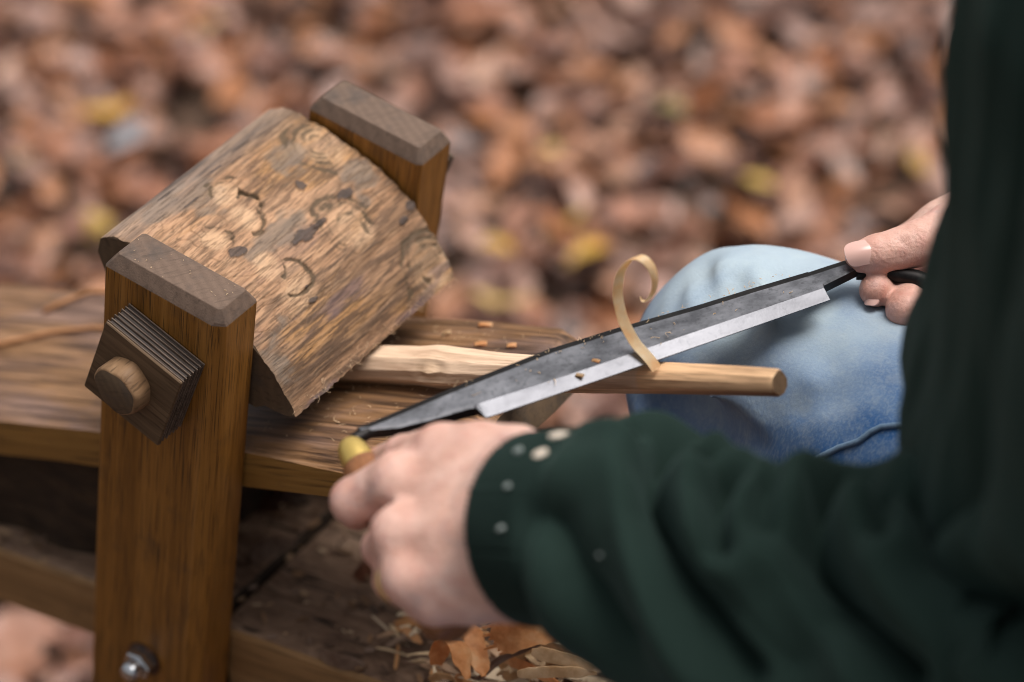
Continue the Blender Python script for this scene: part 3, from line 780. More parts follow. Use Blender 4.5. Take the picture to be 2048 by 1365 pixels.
SHAV_O = shavmat('orange_shaving', (.66, .30, .11), (.80, .42, .18), (.86, .56, .30))
SHAV_P = shavmat('buff_shaving', (.60, .40, .22), (.74, .54, .33), (.82, .64, .43))
SHAV_G = shavmat('greyed_shaving', (.22, .14, .10), (.33, .22, .16), (.42, .31, .23))
cp = [(.2480, .098, -.0170), (.2440, .098, -.0125), (.2342, .098, -.0058), (.2262, .098, .0063), (.2224, .098, .0211), (.2238, .098, .0362), (.2290, .099, .0465), (.2350, .100, .0500), (.2405, .101, .0460), (.2430, .1015, .0380), (.2424, .102, .0300), (.2394, .102, .0222), (.2355, .102, .0185), (.2336, .102, .0200), (.2342, .102, .0222)]
V, F = ribbon(cp, .0060, .0003, (.42, .90, .1), lambda t: (1.0 if t < .45 else 1-.55*((t-.45)/.55)**1.2) if t < .93 else .44*(1-(t-.93)/.085), 110, .0003)
sv = obj('wood_shaving', mesh('wood_shaving', V, F, SHAV, smooth=True, sharp=60), None)
tag(sv, 'single pale curl of wood rising from the blade edge', 'shaving')

# ------------------------------------------------------------ loose chips and shavings on the bench
BZ = lambda x: -.2835+.15*x
def chip(name, pts, w, th, wdir, m, label, wf=None, cup=.0, grp='loose shavings on the bench'):
    sd = len(label)*.37
    V, F = ribbon(pts, w, th, wdir, wf or (lambda q: min(1, .45+4*q+.06*math.sin(q*40+sd), .22+3.2*(1-q)+.05*math.sin(q*33+sd))*(1+.03*math.sin(q*19+sd))), 40, cup)
    V = np.array(V); V = V + .0006*(np.stack([fbm(V[:, 0]*300, V[:, 1]*300, V[:, 2]*300, 2, 70+k) for k in range(3)], 1)-.5)
    o = obj(name, mesh(name, V, F, m, smooth=True, sharp=50)); tag(o, label, 'shaving', grp); return o
TORN = ((0.1797, 0.0434, -0.2045), (0.2143, 0.0702, -0.1954), (0.394, -0.143, -1.005))
chip('torn_shaving', [(0.1818, 0.0418, -0.2052), (0.1945, 0.044, -0.1933), (0.2045, 0.0542, -0.1908), (0.2124, 0.068, -0.1976)], 0.02, 0.0006, (0.457, -0.149, -0.974), SHAV_O, 'broad torn orange shaving topmost below the cuff', None, 0.0015)
chip('wood_strip', [(0.2062, 0.0434, -0.2006), (0.2221, 0.0477, -0.2002), (0.242, 0.0526, -0.2012)], 0.008, 0.0012, (0.04, -0.424, -0.974), SHAV_P, 'straight buff strip of wood below the torn orange shaving', None, 0)
chip('orange_strip', [(0.1584, 0.0531, -0.2117), (0.1692, 0.0422, -0.2161), (0.1838, 0.0285, -0.2199)], 0.012, 0.0007, (0.738, 0.697, -0.263), SHAV_O, 'straight orange strip standing below the wrist', None, 0.001)
chip('curled_shaving', [(0.1533, 0.0251, -0.2245), (0.1537, 0.0298, -0.2124), (0.1596, 0.0314, -0.2056), (0.1666, 0.03, -0.2085), (0.1765, 0.0232, -0.221)], 0.0125, 0.0006, (0.702, 0.752, -0.504), SHAV_O, 'bent orange shaving left of the straight orange strip', None, 0.001)
chip('grey_shaving', [(0.1772, 0.0332, -0.2289), (0.1822, 0.0422, -0.2202), (0.1901, 0.0507, -0.215), (0.1997, 0.063, -0.2136)], 0.0045, 0.001, (-0.044, -0.479, -0.974), SHAV_G, 'grey brown curved sliver under the torn orange shaving', None, 0.0008)
chip('wood_strip', [(0.2032, 0.0333, -0.211), (0.2234, 0.0404, -0.204), (0.2433, 0.0533, -0.205)], 0.0065, 0.0012, (0.207, -0.314, -0.974), SHAV_P, 'lowest buff strip at the bottom edge of the picture', None, 0)
chip('wood_sliver', [(0.2158, 0.0685, -0.2001), (0.2157, 0.0716, -0.2151), (0.22, 0.0666, -0.2245)], 0.003, 0.0012, (0.748, 0.682, -0.123), SHAV_P, 'thin upright sliver right of the torn orange shaving', None, 0)
chip('wood_sliver', [(0.2218, 0.0679, -0.1992), (0.2216, 0.0695, -0.2123), (0.226, 0.0661, -0.2216)], 0.0042, 0.0012, (0.748, 0.682, -0.123), SHAV_P, 'upright buff sliver nearest to the sleeve', None, 0)
chip('flat_chip', [(0.1807, 0.0494, -0.2324), (0.1936, 0.0662, -0.2285), (0.2079, 0.0863, -0.2263)], 0.03, 0.0012, (-0.091, -0.226, -1.158), SHAV_P, 'wide flat pinkish chip underneath the other shavings', None, 0)
chip('loop_shaving', [(0.161, 0.0645, -0.2233), (0.1611, 0.0594, -0.2153), (0.1659, 0.059, -0.2086), (0.1737, 0.0601, -0.2055), (0.1788, 0.0627, -0.2087)], 0.0035, 0.0005, (-0.149, 0.408, -1.087), SHAV, 'thin pale loop of wood just under the wrist', None, 0)
chip('small_curl', [(0.1023, 0.0594, -0.2622), (0.1118, 0.0503, -0.2547), (0.1166, 0.0516, -0.254), (0.1182, 0.0532, -0.2598)], 0.0028, 0.0005, (-0.099, 0.514, -1.008), SHAV_G, 'small grey curl lying on the bench left of the orange shavings', None, 0)
chip('small_curl', [(0.109, 0.0757, -0.2612), (0.1179, 0.0673, -0.2538), (0.1199, 0.0612, -0.2535), (0.1148, 0.0642, -0.2603)], 0.0026, 0.0005, (-0.099, 0.514, -1.008), SHAV_G, 'small grey curl directly under the little finger', None, 0)
chip('small_curl', [(0.1109, 0.0483, -0.2609), (0.1203, 0.0413, -0.2535), (0.1232, 0.0452, -0.255)], 0.0028, 0.0005, (-0.099, 0.514, -1.008), SHAV_G, 'lower small grey curl on the bench near the picture bottom', None, 0)
chip('broken_chip', [(0.0638, 0.0324, -0.2699), (0.0803, 0.0302, -0.2655), (0.0938, 0.0366, -0.2654)], 0.009, 0.0015, (0.287, -0.072, -1.097), SHAV_G, 'flat greyish chip on the bench between upright and shavings', None, 0)
chip('broken_chip', [(-0.0317, 0.0899, -0.2852), (-0.0269, 0.102, -0.2815), (-0.0179, 0.1158, -0.2832)], 0.012, 0.0015, (0.454, 0.038, -1.097), SHAV_G, 'flat greyish chip on the bench just right of the upright', None, 0)
chip('wood_strip', [(0.1821, 0.0524, -0.2262), (0.2023, 0.0475, -0.2191), (0.2224, 0.0476, -0.2201)], 0.006, 0.001, (-0.044, -0.479, -0.974), SHAV_O, 'slanting orange strip crossing the flat pinkish chip', None, 0)
chip('orange_strip', [(0.142, 0.0581, -0.2322), (0.158, 0.0474, -0.2278), (0.1694, 0.0382, -0.2321)], 0.006, 0.0007, (0.738, 0.697, -0.263), SHAV_G, 'dull brown strip between the two orange shavings', None, 0.0005)
chip('wood_strip', [(0.2009, 0.0626, -0.2134), (0.2198, 0.0617, -0.2065), (0.2386, 0.0635, -0.2077)], 0.005, 0.001, (0.04, -0.424, -0.974), SHAV_P, 'narrow buff strip above the straight buff strip', None, 0)
chip('curled_shaving', [(0.1463, 0.0287, -0.2436), (0.1524, 0.0301, -0.2366), (0.1617, 0.0292, -0.2332), (0.1665, 0.0296, -0.2385)], 0.007, 0.0006, (0.148, 0.32, -0.903), SHAV_P, 'short buff curl at the picture bottom left of the orange strips', None, 0.0005)

for (x, y, m_, sc, yaw, lb) in [(.045, .115, LEAFM[3], 1.0, .6, 'dark red brown leaf on the bench beside the knuckles'), (-.06, .150, LEAFM[4], 1.0, 1.2, 'dark leaf on the bench behind the upright'), (.100, .130, LEAFM[0], .9, 4.0, 'russet leaf on the bench under the fist')]:
    o = bpy.data.objects.new('fallen_leaf', lmesh[int(abs(x)*999) % 14]); COL.objects.link(o)
    place(o, Matrix.Translation((x, y, BZ(x)+.007)) @ Euler((.1, -.15, yaw)).to_matrix().to_4x4() @ Matrix.Scale(sc, 4))
    o.material_slots[0].link = 'OBJECT'; o.material_slots[0].material = m_; tag(o, lb, 'leaf')

SV_, SF_ = [], []
for k in range(9):
    a = np.array(TORN[0])+np.array(TORN[2])*(k-4)*.0024; b = np.array(TORN[1])+np.array(TORN[2])*(k-4)*.0017
    sh = rnd.uniform(-.004, .007); d_ = (b-a)/np.linalg.norm(b-a)
    V, F = ribbon([a-d_*sh, a*.6+b*.4+np.array((0, 0, .003)), b+np.array((0, 0, .001*(k % 2)))], .0030, .0006, TORN[2], lambda q: .35+.65*min(1, q*5), 14)
    SF_ += [tuple(i_+len(SV_) for i_ in f) for f in F]; SV_ += [tuple(v) for v in V]
tag(obj('splintered_shaving', mesh('splintered_shaving', SV_, SF_, SHAV_O, smooth=True, sharp=50)), 'orange shaving with a splintered comb-like left end under the cuff', 'shaving', 'loose shavings on the bench')

HV, HF, HC = [], [], []
for k in range(230):
    r_ = .078*math.sqrt(rnd.random()); a = rnd.uniform(0, 6.28); x = .165+r_*math.cos(a)*1.1; y = .098+r_*math.sin(a)*.85
    top = .050*max(0, 1-(r_/.080)**2); z = BZ(x)+.002+rnd.random()**.6*top
    if not (.032 < y < .176): continue
    d = Vector((rnd.gauss(0, 1), rnd.gauss(0, 1), rnd.gauss(0, .25))).normalized(); L = rnd.uniform(.012, .036); cz = rnd.uniform(-.004, .008)
    q0 = Vector((x, y, z)); V, F = ribbon([q0-d*L*.5, q0+Vector((0, 0, cz)), q0+d*L*.5], rnd.uniform(.002, .008), .0006, (rnd.gauss(0, 1), rnd.gauss(0, 1), rnd.gauss(0, .3)), lambda q: min(1, .3+4*q, .2+3*(1-q)), 8)
    V = np.array(V); V[:, 2] = np.maximum(V[:, 2], BZ(V[:, 0])+.0008)
    HF += [tuple(i_+len(HV) for i_ in f) for f in F]; HV += [tuple(v) for v in V]
    HC += [rnd.choice([(.78, .40, .17), (.66, .32, .13), (.76, .56, .34), (.82, .66, .46), (.45, .28, .17), (.36, .24, .17), (.60, .40, .26)])]*len(V)
g = G('shaving_heap_tone', .6, .3); n = g.noise(g.co(), 300, 3, .6)
g.set(Base_Color=g.mix(g.math('MULTIPLY', n, .3), g.n('ShaderNodeAttribute', attribute_name='Col').outputs['Color'], (.25, .13, .06)))
tag(obj('shavings_heap', mesh('shavings_heap', HV, HF, g.m, smooth=True, sharp=50, col=np.array(HC))), 'tangled heap of wood shavings on the bench below the fist', 'shavings', kind='stuff')

# ------------------------------------------------------------ crumbs of bark and wood on the bench
CV, CF, CC = [], [], []; off = 0
for i in range(420):
    x = rnd.uniform(-.24, .24); y = rnd.uniform(.034, .174)
    if x > -.01 and rnd.random() < .0: continue
    L = abs(rnd.gauss(0, .0022))+.0009; w = L*rnd.uniform(.15, .6); a = rnd.uniform(0, 6.28); tz = rnd.uniform(-.5, .5)
    ca, sa = math.cos(a), math.sin(a); z = BZ(x)+.0012+rnd.uniform(0, .002)
    pts = [(-L, -w*.4, 0), (-L*.3, -w, L*tz*.3), (L*.9, -w*.5, L*tz), (L, w*.6, L*tz), (-L*.1, w, L*tz*.4), (-L*.9, w*.3, 0)]
    V = [(x+ca*u-sa*v_, y+sa*u+ca*v_, z+max(0, q)+dz) for dz in (0, .0009) for u, v_, q in pts]
    F = [(5, 4, 3, 2, 1, 0), (6, 7, 8, 9, 10, 11)]+[(k, (k+1) % 6, 6+(k+1) % 6, 6+k) for k in range(6)]
    CV += V; CF += [tuple(k+off for k in f) for f in F]; off += 12
    col = rnd.choice([(.30, .17, .09), (.16, .09, .05), (.10, .06, .04), (.42, .27, .16), (.50, .36, .23), (.24, .16, .12), (.08, .05, .035)])
    CC += [col]*12
g = G('crumb_tone', .75, .25); g.set(Base_Color=g.n('ShaderNodeAttribute', attribute_name='Col').outputs['Color'])
tag(obj('wood_crumbs', mesh('wood_crumbs', CV, CF, g.m, col=np.array(CC))), 'brown crumbs of bark and wood strewn over the lower bench', 'crumbs', kind='stuff')

# ------------------------------------------------------------ dry stalks lying on the platform
stalk_m = G('dry_stalk', .6, .3).set(Base_Color=(.40, .19, .085))
for pts, r, lb in (([(-.262, .094, -.2190), (-.24, .1015, -.2115), (-.212, .1196, -.2018), (-.1819, .1297, -.1915), (-.165, .131, -.1855)], .0021, 'long reddish dry stalk lying across the platform left of the upright'),
                   ([(-.2400, .1440, -.2117), (-.2318, .1590, -.2087), (-.2235, .1700, -.2058), (-.205, .172, -.1985)], .0019, 'short pale dry stalk near the far edge of the platform')):
    V, F = strand(pts, r, 7, .35); tag(obj('dry_stalk', mesh('dry_stalk', V, F, stalk_m, smooth=True)), lb, 'stalk')

# ------------------------------------------------------------ fine sawdust on blade and platform
FV, FF, FC = [], [], []
def fleck(p, L, curl):
    d = Vector((rnd.gauss(0, 1), rnd.gauss(0, 1), rnd.gauss(0, .25))).normalized(); q = d.cross(Vector((0, 0, 1))).normalized()
    pts = [Vector(p)+d*L*t+q*L*curl*math.sin(t*3.0)+Vector((0, 0, L*.25*abs(math.sin(t*2.2)))) for t in (0, .25, .5, .75, 1)]
    V, F = strand(pts, rnd.uniform(.00010, .00030), 4); o_ = sum(len(v) for v in FV)
    FV.append(V); FF.extend([tuple(i_+o_ for i_ in f) for f in F])
for i in range(95):
    b_ = rnd.uniform(-.01, .2); k = rnd.random()
    q_ = rnd.gauss(.0265, .0022) if k < .7 else rnd.uniform(.006, .025)
    if q_ > .0285: q_ = .0275
    p = bm @ Vector((b_, q_, sg*(.0037 if q_ < .025 else .0026))); fleck(p, rnd.uniform(.0006, .0025) if k < .93 else rnd.uniform(.004, .006), rnd.uniform(-.5, .5))
for i in range(150):
    x, y = rnd.uniform(.02, .142), rnd.uniform(.04, .172)
    p = pw @ Vector((x, y, .0008)); fleck(p, rnd.uniform(.001, .005), rnd.uniform(-.6, .6))
for i in range(20):
    p = rot_y((0, 0, 0), T_UP) @ Vector((rnd.uniform(-.034, .034), rnd.uniform(0, .022), .0004)); fleck(p, rnd.uniform(.0005, .0014), 0)
dust = obj('sawdust', mesh('sawdust', [v for q in FV for v in q], FF, G('sawdust_tone', .7, .3).set(Base_Color=(.62, .44, .27))))
tag(dust, 'fine pale sawdust scattered over blade and platform', 'sawdust', kind='stuff')
for i, (x, y, lx, ly, m) in enumerate([(.093, .168, .0075, .0035, SHAV_O), (.105, .1470, .006, .004, SHAV_O), (.128, .148, .0045, .003, SHAV_O), (.075, .1560, .004, .0025, SHAV_P)]):
    p = pw @ Vector((x, y, .0020)); V, F = ribbon([p, p+Vector((lx*.5, ly*.4, .0016)), p+Vector((lx, ly, .0006))], .0028, .0005, (0, 1, .2), None, 8)
    tag(obj('wood_chip', mesh('wood_chip', V, F, m, smooth=True)), ['orange chip at the far edge of the platform top', 'orange chip lying left of the platform end corner', 'small orange chip beside the chamfered platform end', 'tiny buff chip on the platform behind the stick'][i], 'chip')
for i, (b_, q_, lb) in enumerate([(.055, .0055, 'tan crumb of wood on the bright edge of the knife'), (.068, .0115, 'brown crumb on the dark blade face left of the curl')]):
    p = bm @ Vector((b_, q_, sg*.0032)); V, F = ribbon([p, p+Vector((.002, .0012, .0005)), p+Vector((.0042, .001, .0002))], .0022, .0006, (.3, -.8, 0), None, 6)
    tag(obj('wood_chip', mesh('wood_chip', V, F, SHAV_O if i else SHAV_P, smooth=True)), lb, 'chip')

# ------------------------------------------------------------ person
def skinmat():
    g = G('skin', .48, .4)
    v = g.co(); n = g.noise(v, 38, 4, .6); n2 = g.noise(v, 420, 3, .6); n3 = g.noise(v, 90, 3, .6)
    c = g.ramp(n, [(.32, (.58, .325, .25)), (.5, (.70, .445, .36)), (.7, (.76, .52, .44))])
    c = g.mix(g.math('MULTIPLY', g.ramp(n3, [(.50, 0.0), (.72, 1.0)]), .45), c, (.56, .26, .21))
    c = g.mix(g.math('MULTIPLY', g.ramp(n2, [(.5, 0.0), (.75, 1.0)]), .22), c, (.50, .28, .21))
    at = g.n('ShaderNodeAttribute', attribute_name='Col').outputs['Color']
    c = g.mix(.85, c, at, 'MULTIPLY')
    g.set(Base_Color=c); g.bump(g.math('ADD', n2, g.math('MULTIPLY', n3, 1.0)), .55, .0012)
    g.b.inputs['Subsurface Weight'].default_value = .12; g.b.inputs['Subsurface Radius'].default_value = (.006, .0025, .0015)
    g.b.inputs['Subsurface Scale'].default_value = 1.0
    return g.m
SKIN = skinmat()
g = G('finger_nail', .22, .5); NAIL = g.set(Base_Color=(.70, .43, .37))
pers = thing('person', (.56, .10, GZ), 'person in dark green sweatshirt and blue jeans pulling a drawknife with both hands', 'person')

LH_PALM = [[(0.3179, -0.0717, 0.0224, 0.026), (0.2898, -0.071, 0.0159, 0.029), (0.2659, -0.0605, 0.0188, 0.024), (0.231, -0.0623, 0.0131, 0.0175), (0.2043, -0.0731, 0.0056, 0.0125)], [(0.2891, -0.0743, 0.0133, 0.03), (0.2739, -0.0748, 0.011, 0.026), (0.246, -0.0867, 0.0061, 0.0185), (0.2216, -0.0978, 0.0006, 0.0125)], [(0.291, -0.0772, 0.0116, 0.03), (0.2781, -0.0833, 0.0035, 0.024), (0.2546, -0.0954, -0.0048, 0.018), (0.2361, -0.1106, -0.0103, 0.0118)], [(0.2922, -0.0791, 0.0105, 0.03), (0.2804, -0.0847, -0.0054, 0.02), (0.2624, -0.0964, -0.0156, 0.0165), (0.2484, -0.107, -0.0223, 0.0108)]]
LH_FING = [[(0.2021, -0.0699, 0.0055, 0.0142), (0.1818, -0.0811, -0.0103, 0.0116), (0.1719, -0.0661, -0.0326, 0.009), (0.172, -0.047, -0.0431, 0.0075)], [(0.2216, -0.0978, 0.0006, 0.0118), (0.2074, -0.0937, -0.0189, 0.0098), (0.1945, -0.0701, -0.0473, 0.0088), (0.1953, -0.0498, -0.0578, 0.0078)], [(0.2366, -0.1113, -0.0107, 0.0115), (0.2204, -0.1031, -0.0265, 0.0096), (0.2084, -0.0793, -0.0535, 0.0086), (0.2071, -0.0581, -0.0643, 0.0076)], [(0.2484, -0.107, -0.0223, 0.0102), (0.2339, -0.0993, -0.0371, 0.0086), (0.2265, -0.0815, -0.0595, 0.0076), (0.2262, -0.0637, -0.0675, 0.0068)], [(0.2514, -0.0471, 0.0197, 0.022), (0.2355, -0.0494, 0.0203, 0.0175), (0.2155, -0.0526, 0.0155, 0.015), (0.189, -0.0475, -0.0026, 0.0112), (0.1666, -0.0383, -0.0228, 0.0085)]]
LH_BUMP = [((0.2056, -0.0748, 0.0081), 0.0118), ((0.223, -0.1005, 0.0032), 0.0118), ((0.2376, -0.1135, -0.0086), 0.0112), ((0.2484, -0.1085, -0.0205), 0.0098)]
LH_TEND = [([(0.213, -0.0788, 0.0132), (0.2385, -0.0755, 0.0182), (0.2671, -0.0795, 0.0269)], 0.0053), ([(0.2294, -0.1025, 0.0079), (0.2523, -0.0956, 0.0152), (0.2746, -0.0908, 0.0263)], 0.0053), ([(0.2436, -0.115, -0.0037), (0.2607, -0.104, 0.0035), (0.2811, -0.0963, 0.0195)], 0.0048)]
LH_CUT = [([(0.2106, -0.0953, 0.0068), (0.2014, -0.0897, -0.0049)], 0.004), ([(0.2197, -0.1061, 0.007), (0.2193, -0.1073, -0.0028)], 0.002)]
RH_PALM = [[(0.3334, 0.3187, -0.0133, 0.022), (0.3158, 0.2994, -0.0215, 0.017), (0.3016, 0.2858, -0.0293, 0.013)], [(0.3497, 0.3382, -0.0201, 0.026), (0.3293, 0.3192, -0.0342, 0.022), (0.3165, 0.3131, -0.048, 0.018)], [(0.3535, 0.3324, -0.0291, 0.026), (0.3413, 0.3098, -0.0447, 0.022), (0.3259, 0.3051, -0.0552, 0.018)]]
RH_FING = [[(0.3386, 0.3063, -0.0057, 0.018), (0.3277, 0.2775, -0.0013, 0.0132), (0.3184, 0.2591, -0.0048, 0.0122), (0.3114, 0.2503, -0.006, 0.0112), (0.3027, 0.2406, -0.007, 0.0104), (0.296, 0.234, -0.0077, 0.0088)], [(0.3154, 0.3107, -0.0417, 0.012), (0.2988, 0.2907, -0.0432, 0.0105), (0.2993, 0.2593, -0.0335, 0.01), (0.308, 0.2315, -0.0238, 0.0094)], [(0.327, 0.3073, -0.0455, 0.012), (0.3199, 0.2819, -0.0433, 0.0112), (0.3224, 0.249, -0.0315, 0.0114), (0.3284, 0.2274, -0.0264, 0.011)], [(0.3385, 0.3038, -0.0492, 0.012), (0.3429, 0.2744, -0.0431, 0.0108), (0.3453, 0.2461, -0.0346, 0.0102), (0.3493, 0.2284, -0.032, 0.0095)]]
RH_CUT = [([(0.3132, 0.2448, 0.0048), (0.317, 0.241, 0.0012), (0.3169, 0.2392, -0.0038)], 0.0012), ([(0.3161, 0.2463, 0.0043), (0.3203, 0.2422, 0.0018), (0.3199, 0.2408, -0.0026)], 0.001)]
NAILS = [((0.2981, 0.2289, 0.0003), (-0.761, -0.663, -0.174), (0.285, -0.524, 0.866), 0.0175, 0.0145), ((0.3084, 0.2241, -0.0231), (0.132, -0.836, -0.668), (-0.224, -1.114, 0.183), 0.0105, 0.0095), ((0.3281, 0.2441, -0.0261), (-0.281, 0.88, 0.576), (0.609, -0.288, 0.889), 0.013, 0.0115)]
RING = ((0.2277, -0.107, -0.0192), (-0.697, 0.458, -0.644), 0.0113)
LA = [(0.4684, -0.0619, 0.0328), (0.2908, -0.0727, 0.0183)]
RA = [(0.6, 0.36, 0.12), (0.354, 0.3368, -0.0246)]
RLEG = [(0.57, 0.175, -0.115, 0.088), (0.42, 0.205, -0.106, 0.084), (0.25, 0.217, -0.106, 0.072), (0.262, 0.225, -0.3, 0.06), (0.29, 0.24, -0.72, 0.047), (0.29, 0.24, -0.81, 0.045)]
LLEG = [(0.57, 0.04, -0.125, 0.082), (0.46, -0.1, -0.14, 0.082), (0.34, -0.18, -0.19, 0.068), (0.36, -0.2, -0.4, 0.056), (0.37, -0.2, -0.72, 0.047), (0.37, -0.2, -0.81, 0.045)]
JFOLD = [((0.2229, 0.2104, -0.0348), (0.2414, 0.1842, -0.0374), 0.006, 0.01), ((0.2414, 0.1842, -0.0374), (0.2519, 0.1664, -0.0483), 0.006, 0.01), ((0.2483, 0.2086, -0.03), (0.27, 0.1853, -0.0363), 0.006, 0.01), ((0.27, 0.1853, -0.0363), (0.282, 0.1686, -0.0471), 0.006, 0.01), ((0.2882, 0.1938, -0.0345), (0.3067, 0.1739, -0.0438), 0.007, 0.01), ((0.3067, 0.1739, -0.0438), (0.3167, 0.1581, -0.0556), 0.007, 0.01), ((0.226, 0.1508, -0.0762), (0.2557, 0.1475, -0.0727), 0.007, 0.01), ((0.2557, 0.1475, -0.0727), (0.2843, 0.1468, -0.075), 0.007, 0.01)]
JCUT = [((0.2049, 0.2183, -0.0364), (0.2284, 0.1859, -0.0321), 0.006, 0.007), ((0.2284, 0.1859, -0.0321), (0.2407, 0.1697, -0.0384), 0.006, 0.007), ((0.2349, 0.2027, -0.0251), (0.2521, 0.1785, -0.0316), 0.006, 0.007), ((0.2521, 0.1785, -0.0316), (0.2601, 0.1595, -0.0448), 0.006, 0.007), ((0.1965, 0.2064, -0.0428), (0.2105, 0.1741, -0.0462), 0.006, 0.007), ((0.2105, 0.1741, -0.0462), (0.2208, 0.1546, -0.0588), 0.006, 0.007), ((0.2581, 0.2139, -0.0215), (0.2825, 0.1921, -0.0262), 0.007, 0.007), ((0.2825, 0.1921, -0.0262), (0.3001, 0.1733, -0.035), 0.007, 0.007), ((0.2891, 0.2155, -0.0236), (0.3036, 0.1812, -0.0311), 0.007, 0.007), ((0.3036, 0.1812, -0.0311), (0.3179, 0.1597, -0.0428), 0.007, 0.007), ((0.2204, 0.1488, -0.0842), (0.2432, 0.1444, -0.0797), 0.013, 0.008), ((0.2432, 0.1444, -0.0797), (0.2645, 0.143, -0.0807), 0.013, 0.008), ((0.2645, 0.143, -0.0807), (0.2839, 0.1422, -0.0843), 0.013, 0.008), ((0.2261, 0.1547, -0.0961), (0.2372, 0.1517, -0.0946), 0.024, 0.008), ((0.2372, 0.1517, -0.0946), (0.2519, 0.1496, -0.0977), 0.024, 0.008), ((0.2499, 0.1448, -0.0867), (0.2695, 0.1434, -0.0905), 0.014, 0.008), ((0.3053, 0.1512, -0.0545), (0.3192, 0.1582, -0.0453), 0.006, 0.007), ((0.3192, 0.1582, -0.0453), (0.3351, 0.1727, -0.0332), 0.006, 0.007), ((0.284, 0.1462, -0.0614), (0.2998, 0.1404, -0.0719), 0.006, 0.007)]
KNEE_TOP = (0.24, 0.235, -0.045)
SEAMS = [[(0.3129, 0.1385, -0.0849), (0.3151, 0.1389, -0.0826), (0.3173, 0.1393, -0.0804), (0.3194, 0.1398, -0.0783), (0.3215, 0.1403, -0.0762), (0.3236, 0.1409, -0.0742), (0.3257, 0.1415, -0.0722), (0.3273, 0.142, -0.0707), (0.3289, 0.1426, -0.0693), (0.3305, 0.1431, -0.0678), (0.3321, 0.1437, -0.0664), (0.3337, 0.1443, -0.065), (0.3352, 0.1449, -0.0636), (0.3369, 0.1454, -0.0624), (0.3386, 0.1458, -0.0613), (0.3403, 0.1463, -0.0601), (0.3419, 0.1467, -0.059), (0.3436, 0.1472, -0.0579), (0.3452, 0.1476, -0.0567), (0.3461, 0.1482, -0.0557), (0.3469, 0.1488, -0.0547), (0.3478, 0.1494, -0.0537), (0.3486, 0.15, -0.0527), (0.3494, 0.1507, -0.0518), (0.3502, 0.1513, -0.0508), (0.351, 0.1517, -0.0502), (0.3517, 0.1521, -0.0495), (0.3524, 0.1525, -0.0489), (0.3532, 0.1529, -0.0483), (0.3539, 0.1533, -0.0476), (0.3546, 0.1537, -0.047), (0.3561, 0.1539, -0.0463), (0.3577, 0.1542, -0.0455), (0.3592, 0.1544, -0.0448), (0.3607, 0.1547, -0.044), (0.3622, 0.1549, -0.0433), (0.3638, 0.1552, -0.0425), (0.3661, 0.1552, -0.0417), (0.3685, 0.1552, -0.0408), (0.3708, 0.1552, -0.04), (0.3732, 0.1552, -0.0392), (0.3755, 0.1552, -0.0384), (0.3778, 0.1553, -0.0376)]]
def tube_frames(path, nS):
    P_ = np.array(path, float); L = np.concatenate([[0], np.cumsum(np.linalg.norm(np.diff(P_[:, :3], axis=0), axis=1))])
    s = np.linspace(0, L[-1], nS)
    Q = np.stack([np.interp(s, L, P_[:, i]) for i in range(4)], 1)
    k = max(3, int(nS*.035))
    for _ in range(k*2): Q[1:-1] = .25*Q[:-2]+.5*Q[1:-1]+.25*Q[2:]
    C_ = Q[:, :3]; T_ = np.gradient(C_, axis=0); T_ /= np.linalg.norm(T_, axis=1, keepdims=True)
    up_ = np.array((0, 0, 1.0)); A_ = up_-(T_@up_)[:, None]*T_
    # near vertical stretches borrow the previous frame
    A = []; prev = A_[0]/np.linalg.norm(A_[0])
    for t in T_:
        prev = prev-(prev@t)*t; prev /= np.linalg.norm(prev); A.append(prev)
    A = np.array(A); B = np.cross(T_, A)
    return C_, T_, A, B, Q[:, 3], s
SLV = [(0.2797, -0.0719, 0.0123, 0.0455), (0.2908, -0.0727, 0.0183, 0.0462), (0.3013, -0.0726, 0.024, 0.0465), (0.3254, -0.0707, 0.0269, 0.054), (0.35, -0.071, 0.0254, 0.059), (0.3983, -0.0721, 0.0258, 0.065), (0.4684, -0.0619, 0.0328, 0.0695), (0.5255, -0.0565, 0.0421, 0.0745), (0.5622, -0.0508, 0.063, 0.079), (0.5806, -0.0535, 0.1286, 0.081), (0.6, -0.075, 0.36, 0.085), (0.55, -0.02, 0.43, 0.078)]
SLR = [(0.3451, 0.3282, -0.0195, 0.04), (0.3512, 0.336, -0.0235, 0.045), (0.6, 0.36, 0.12, 0.06), (0.62, 0.37, 0.16, 0.07), (0.57, 0.3, 0.36, 0.08), (0.53, 0.24, 0.42, 0.07)]
SLV_LEN = 0.6973
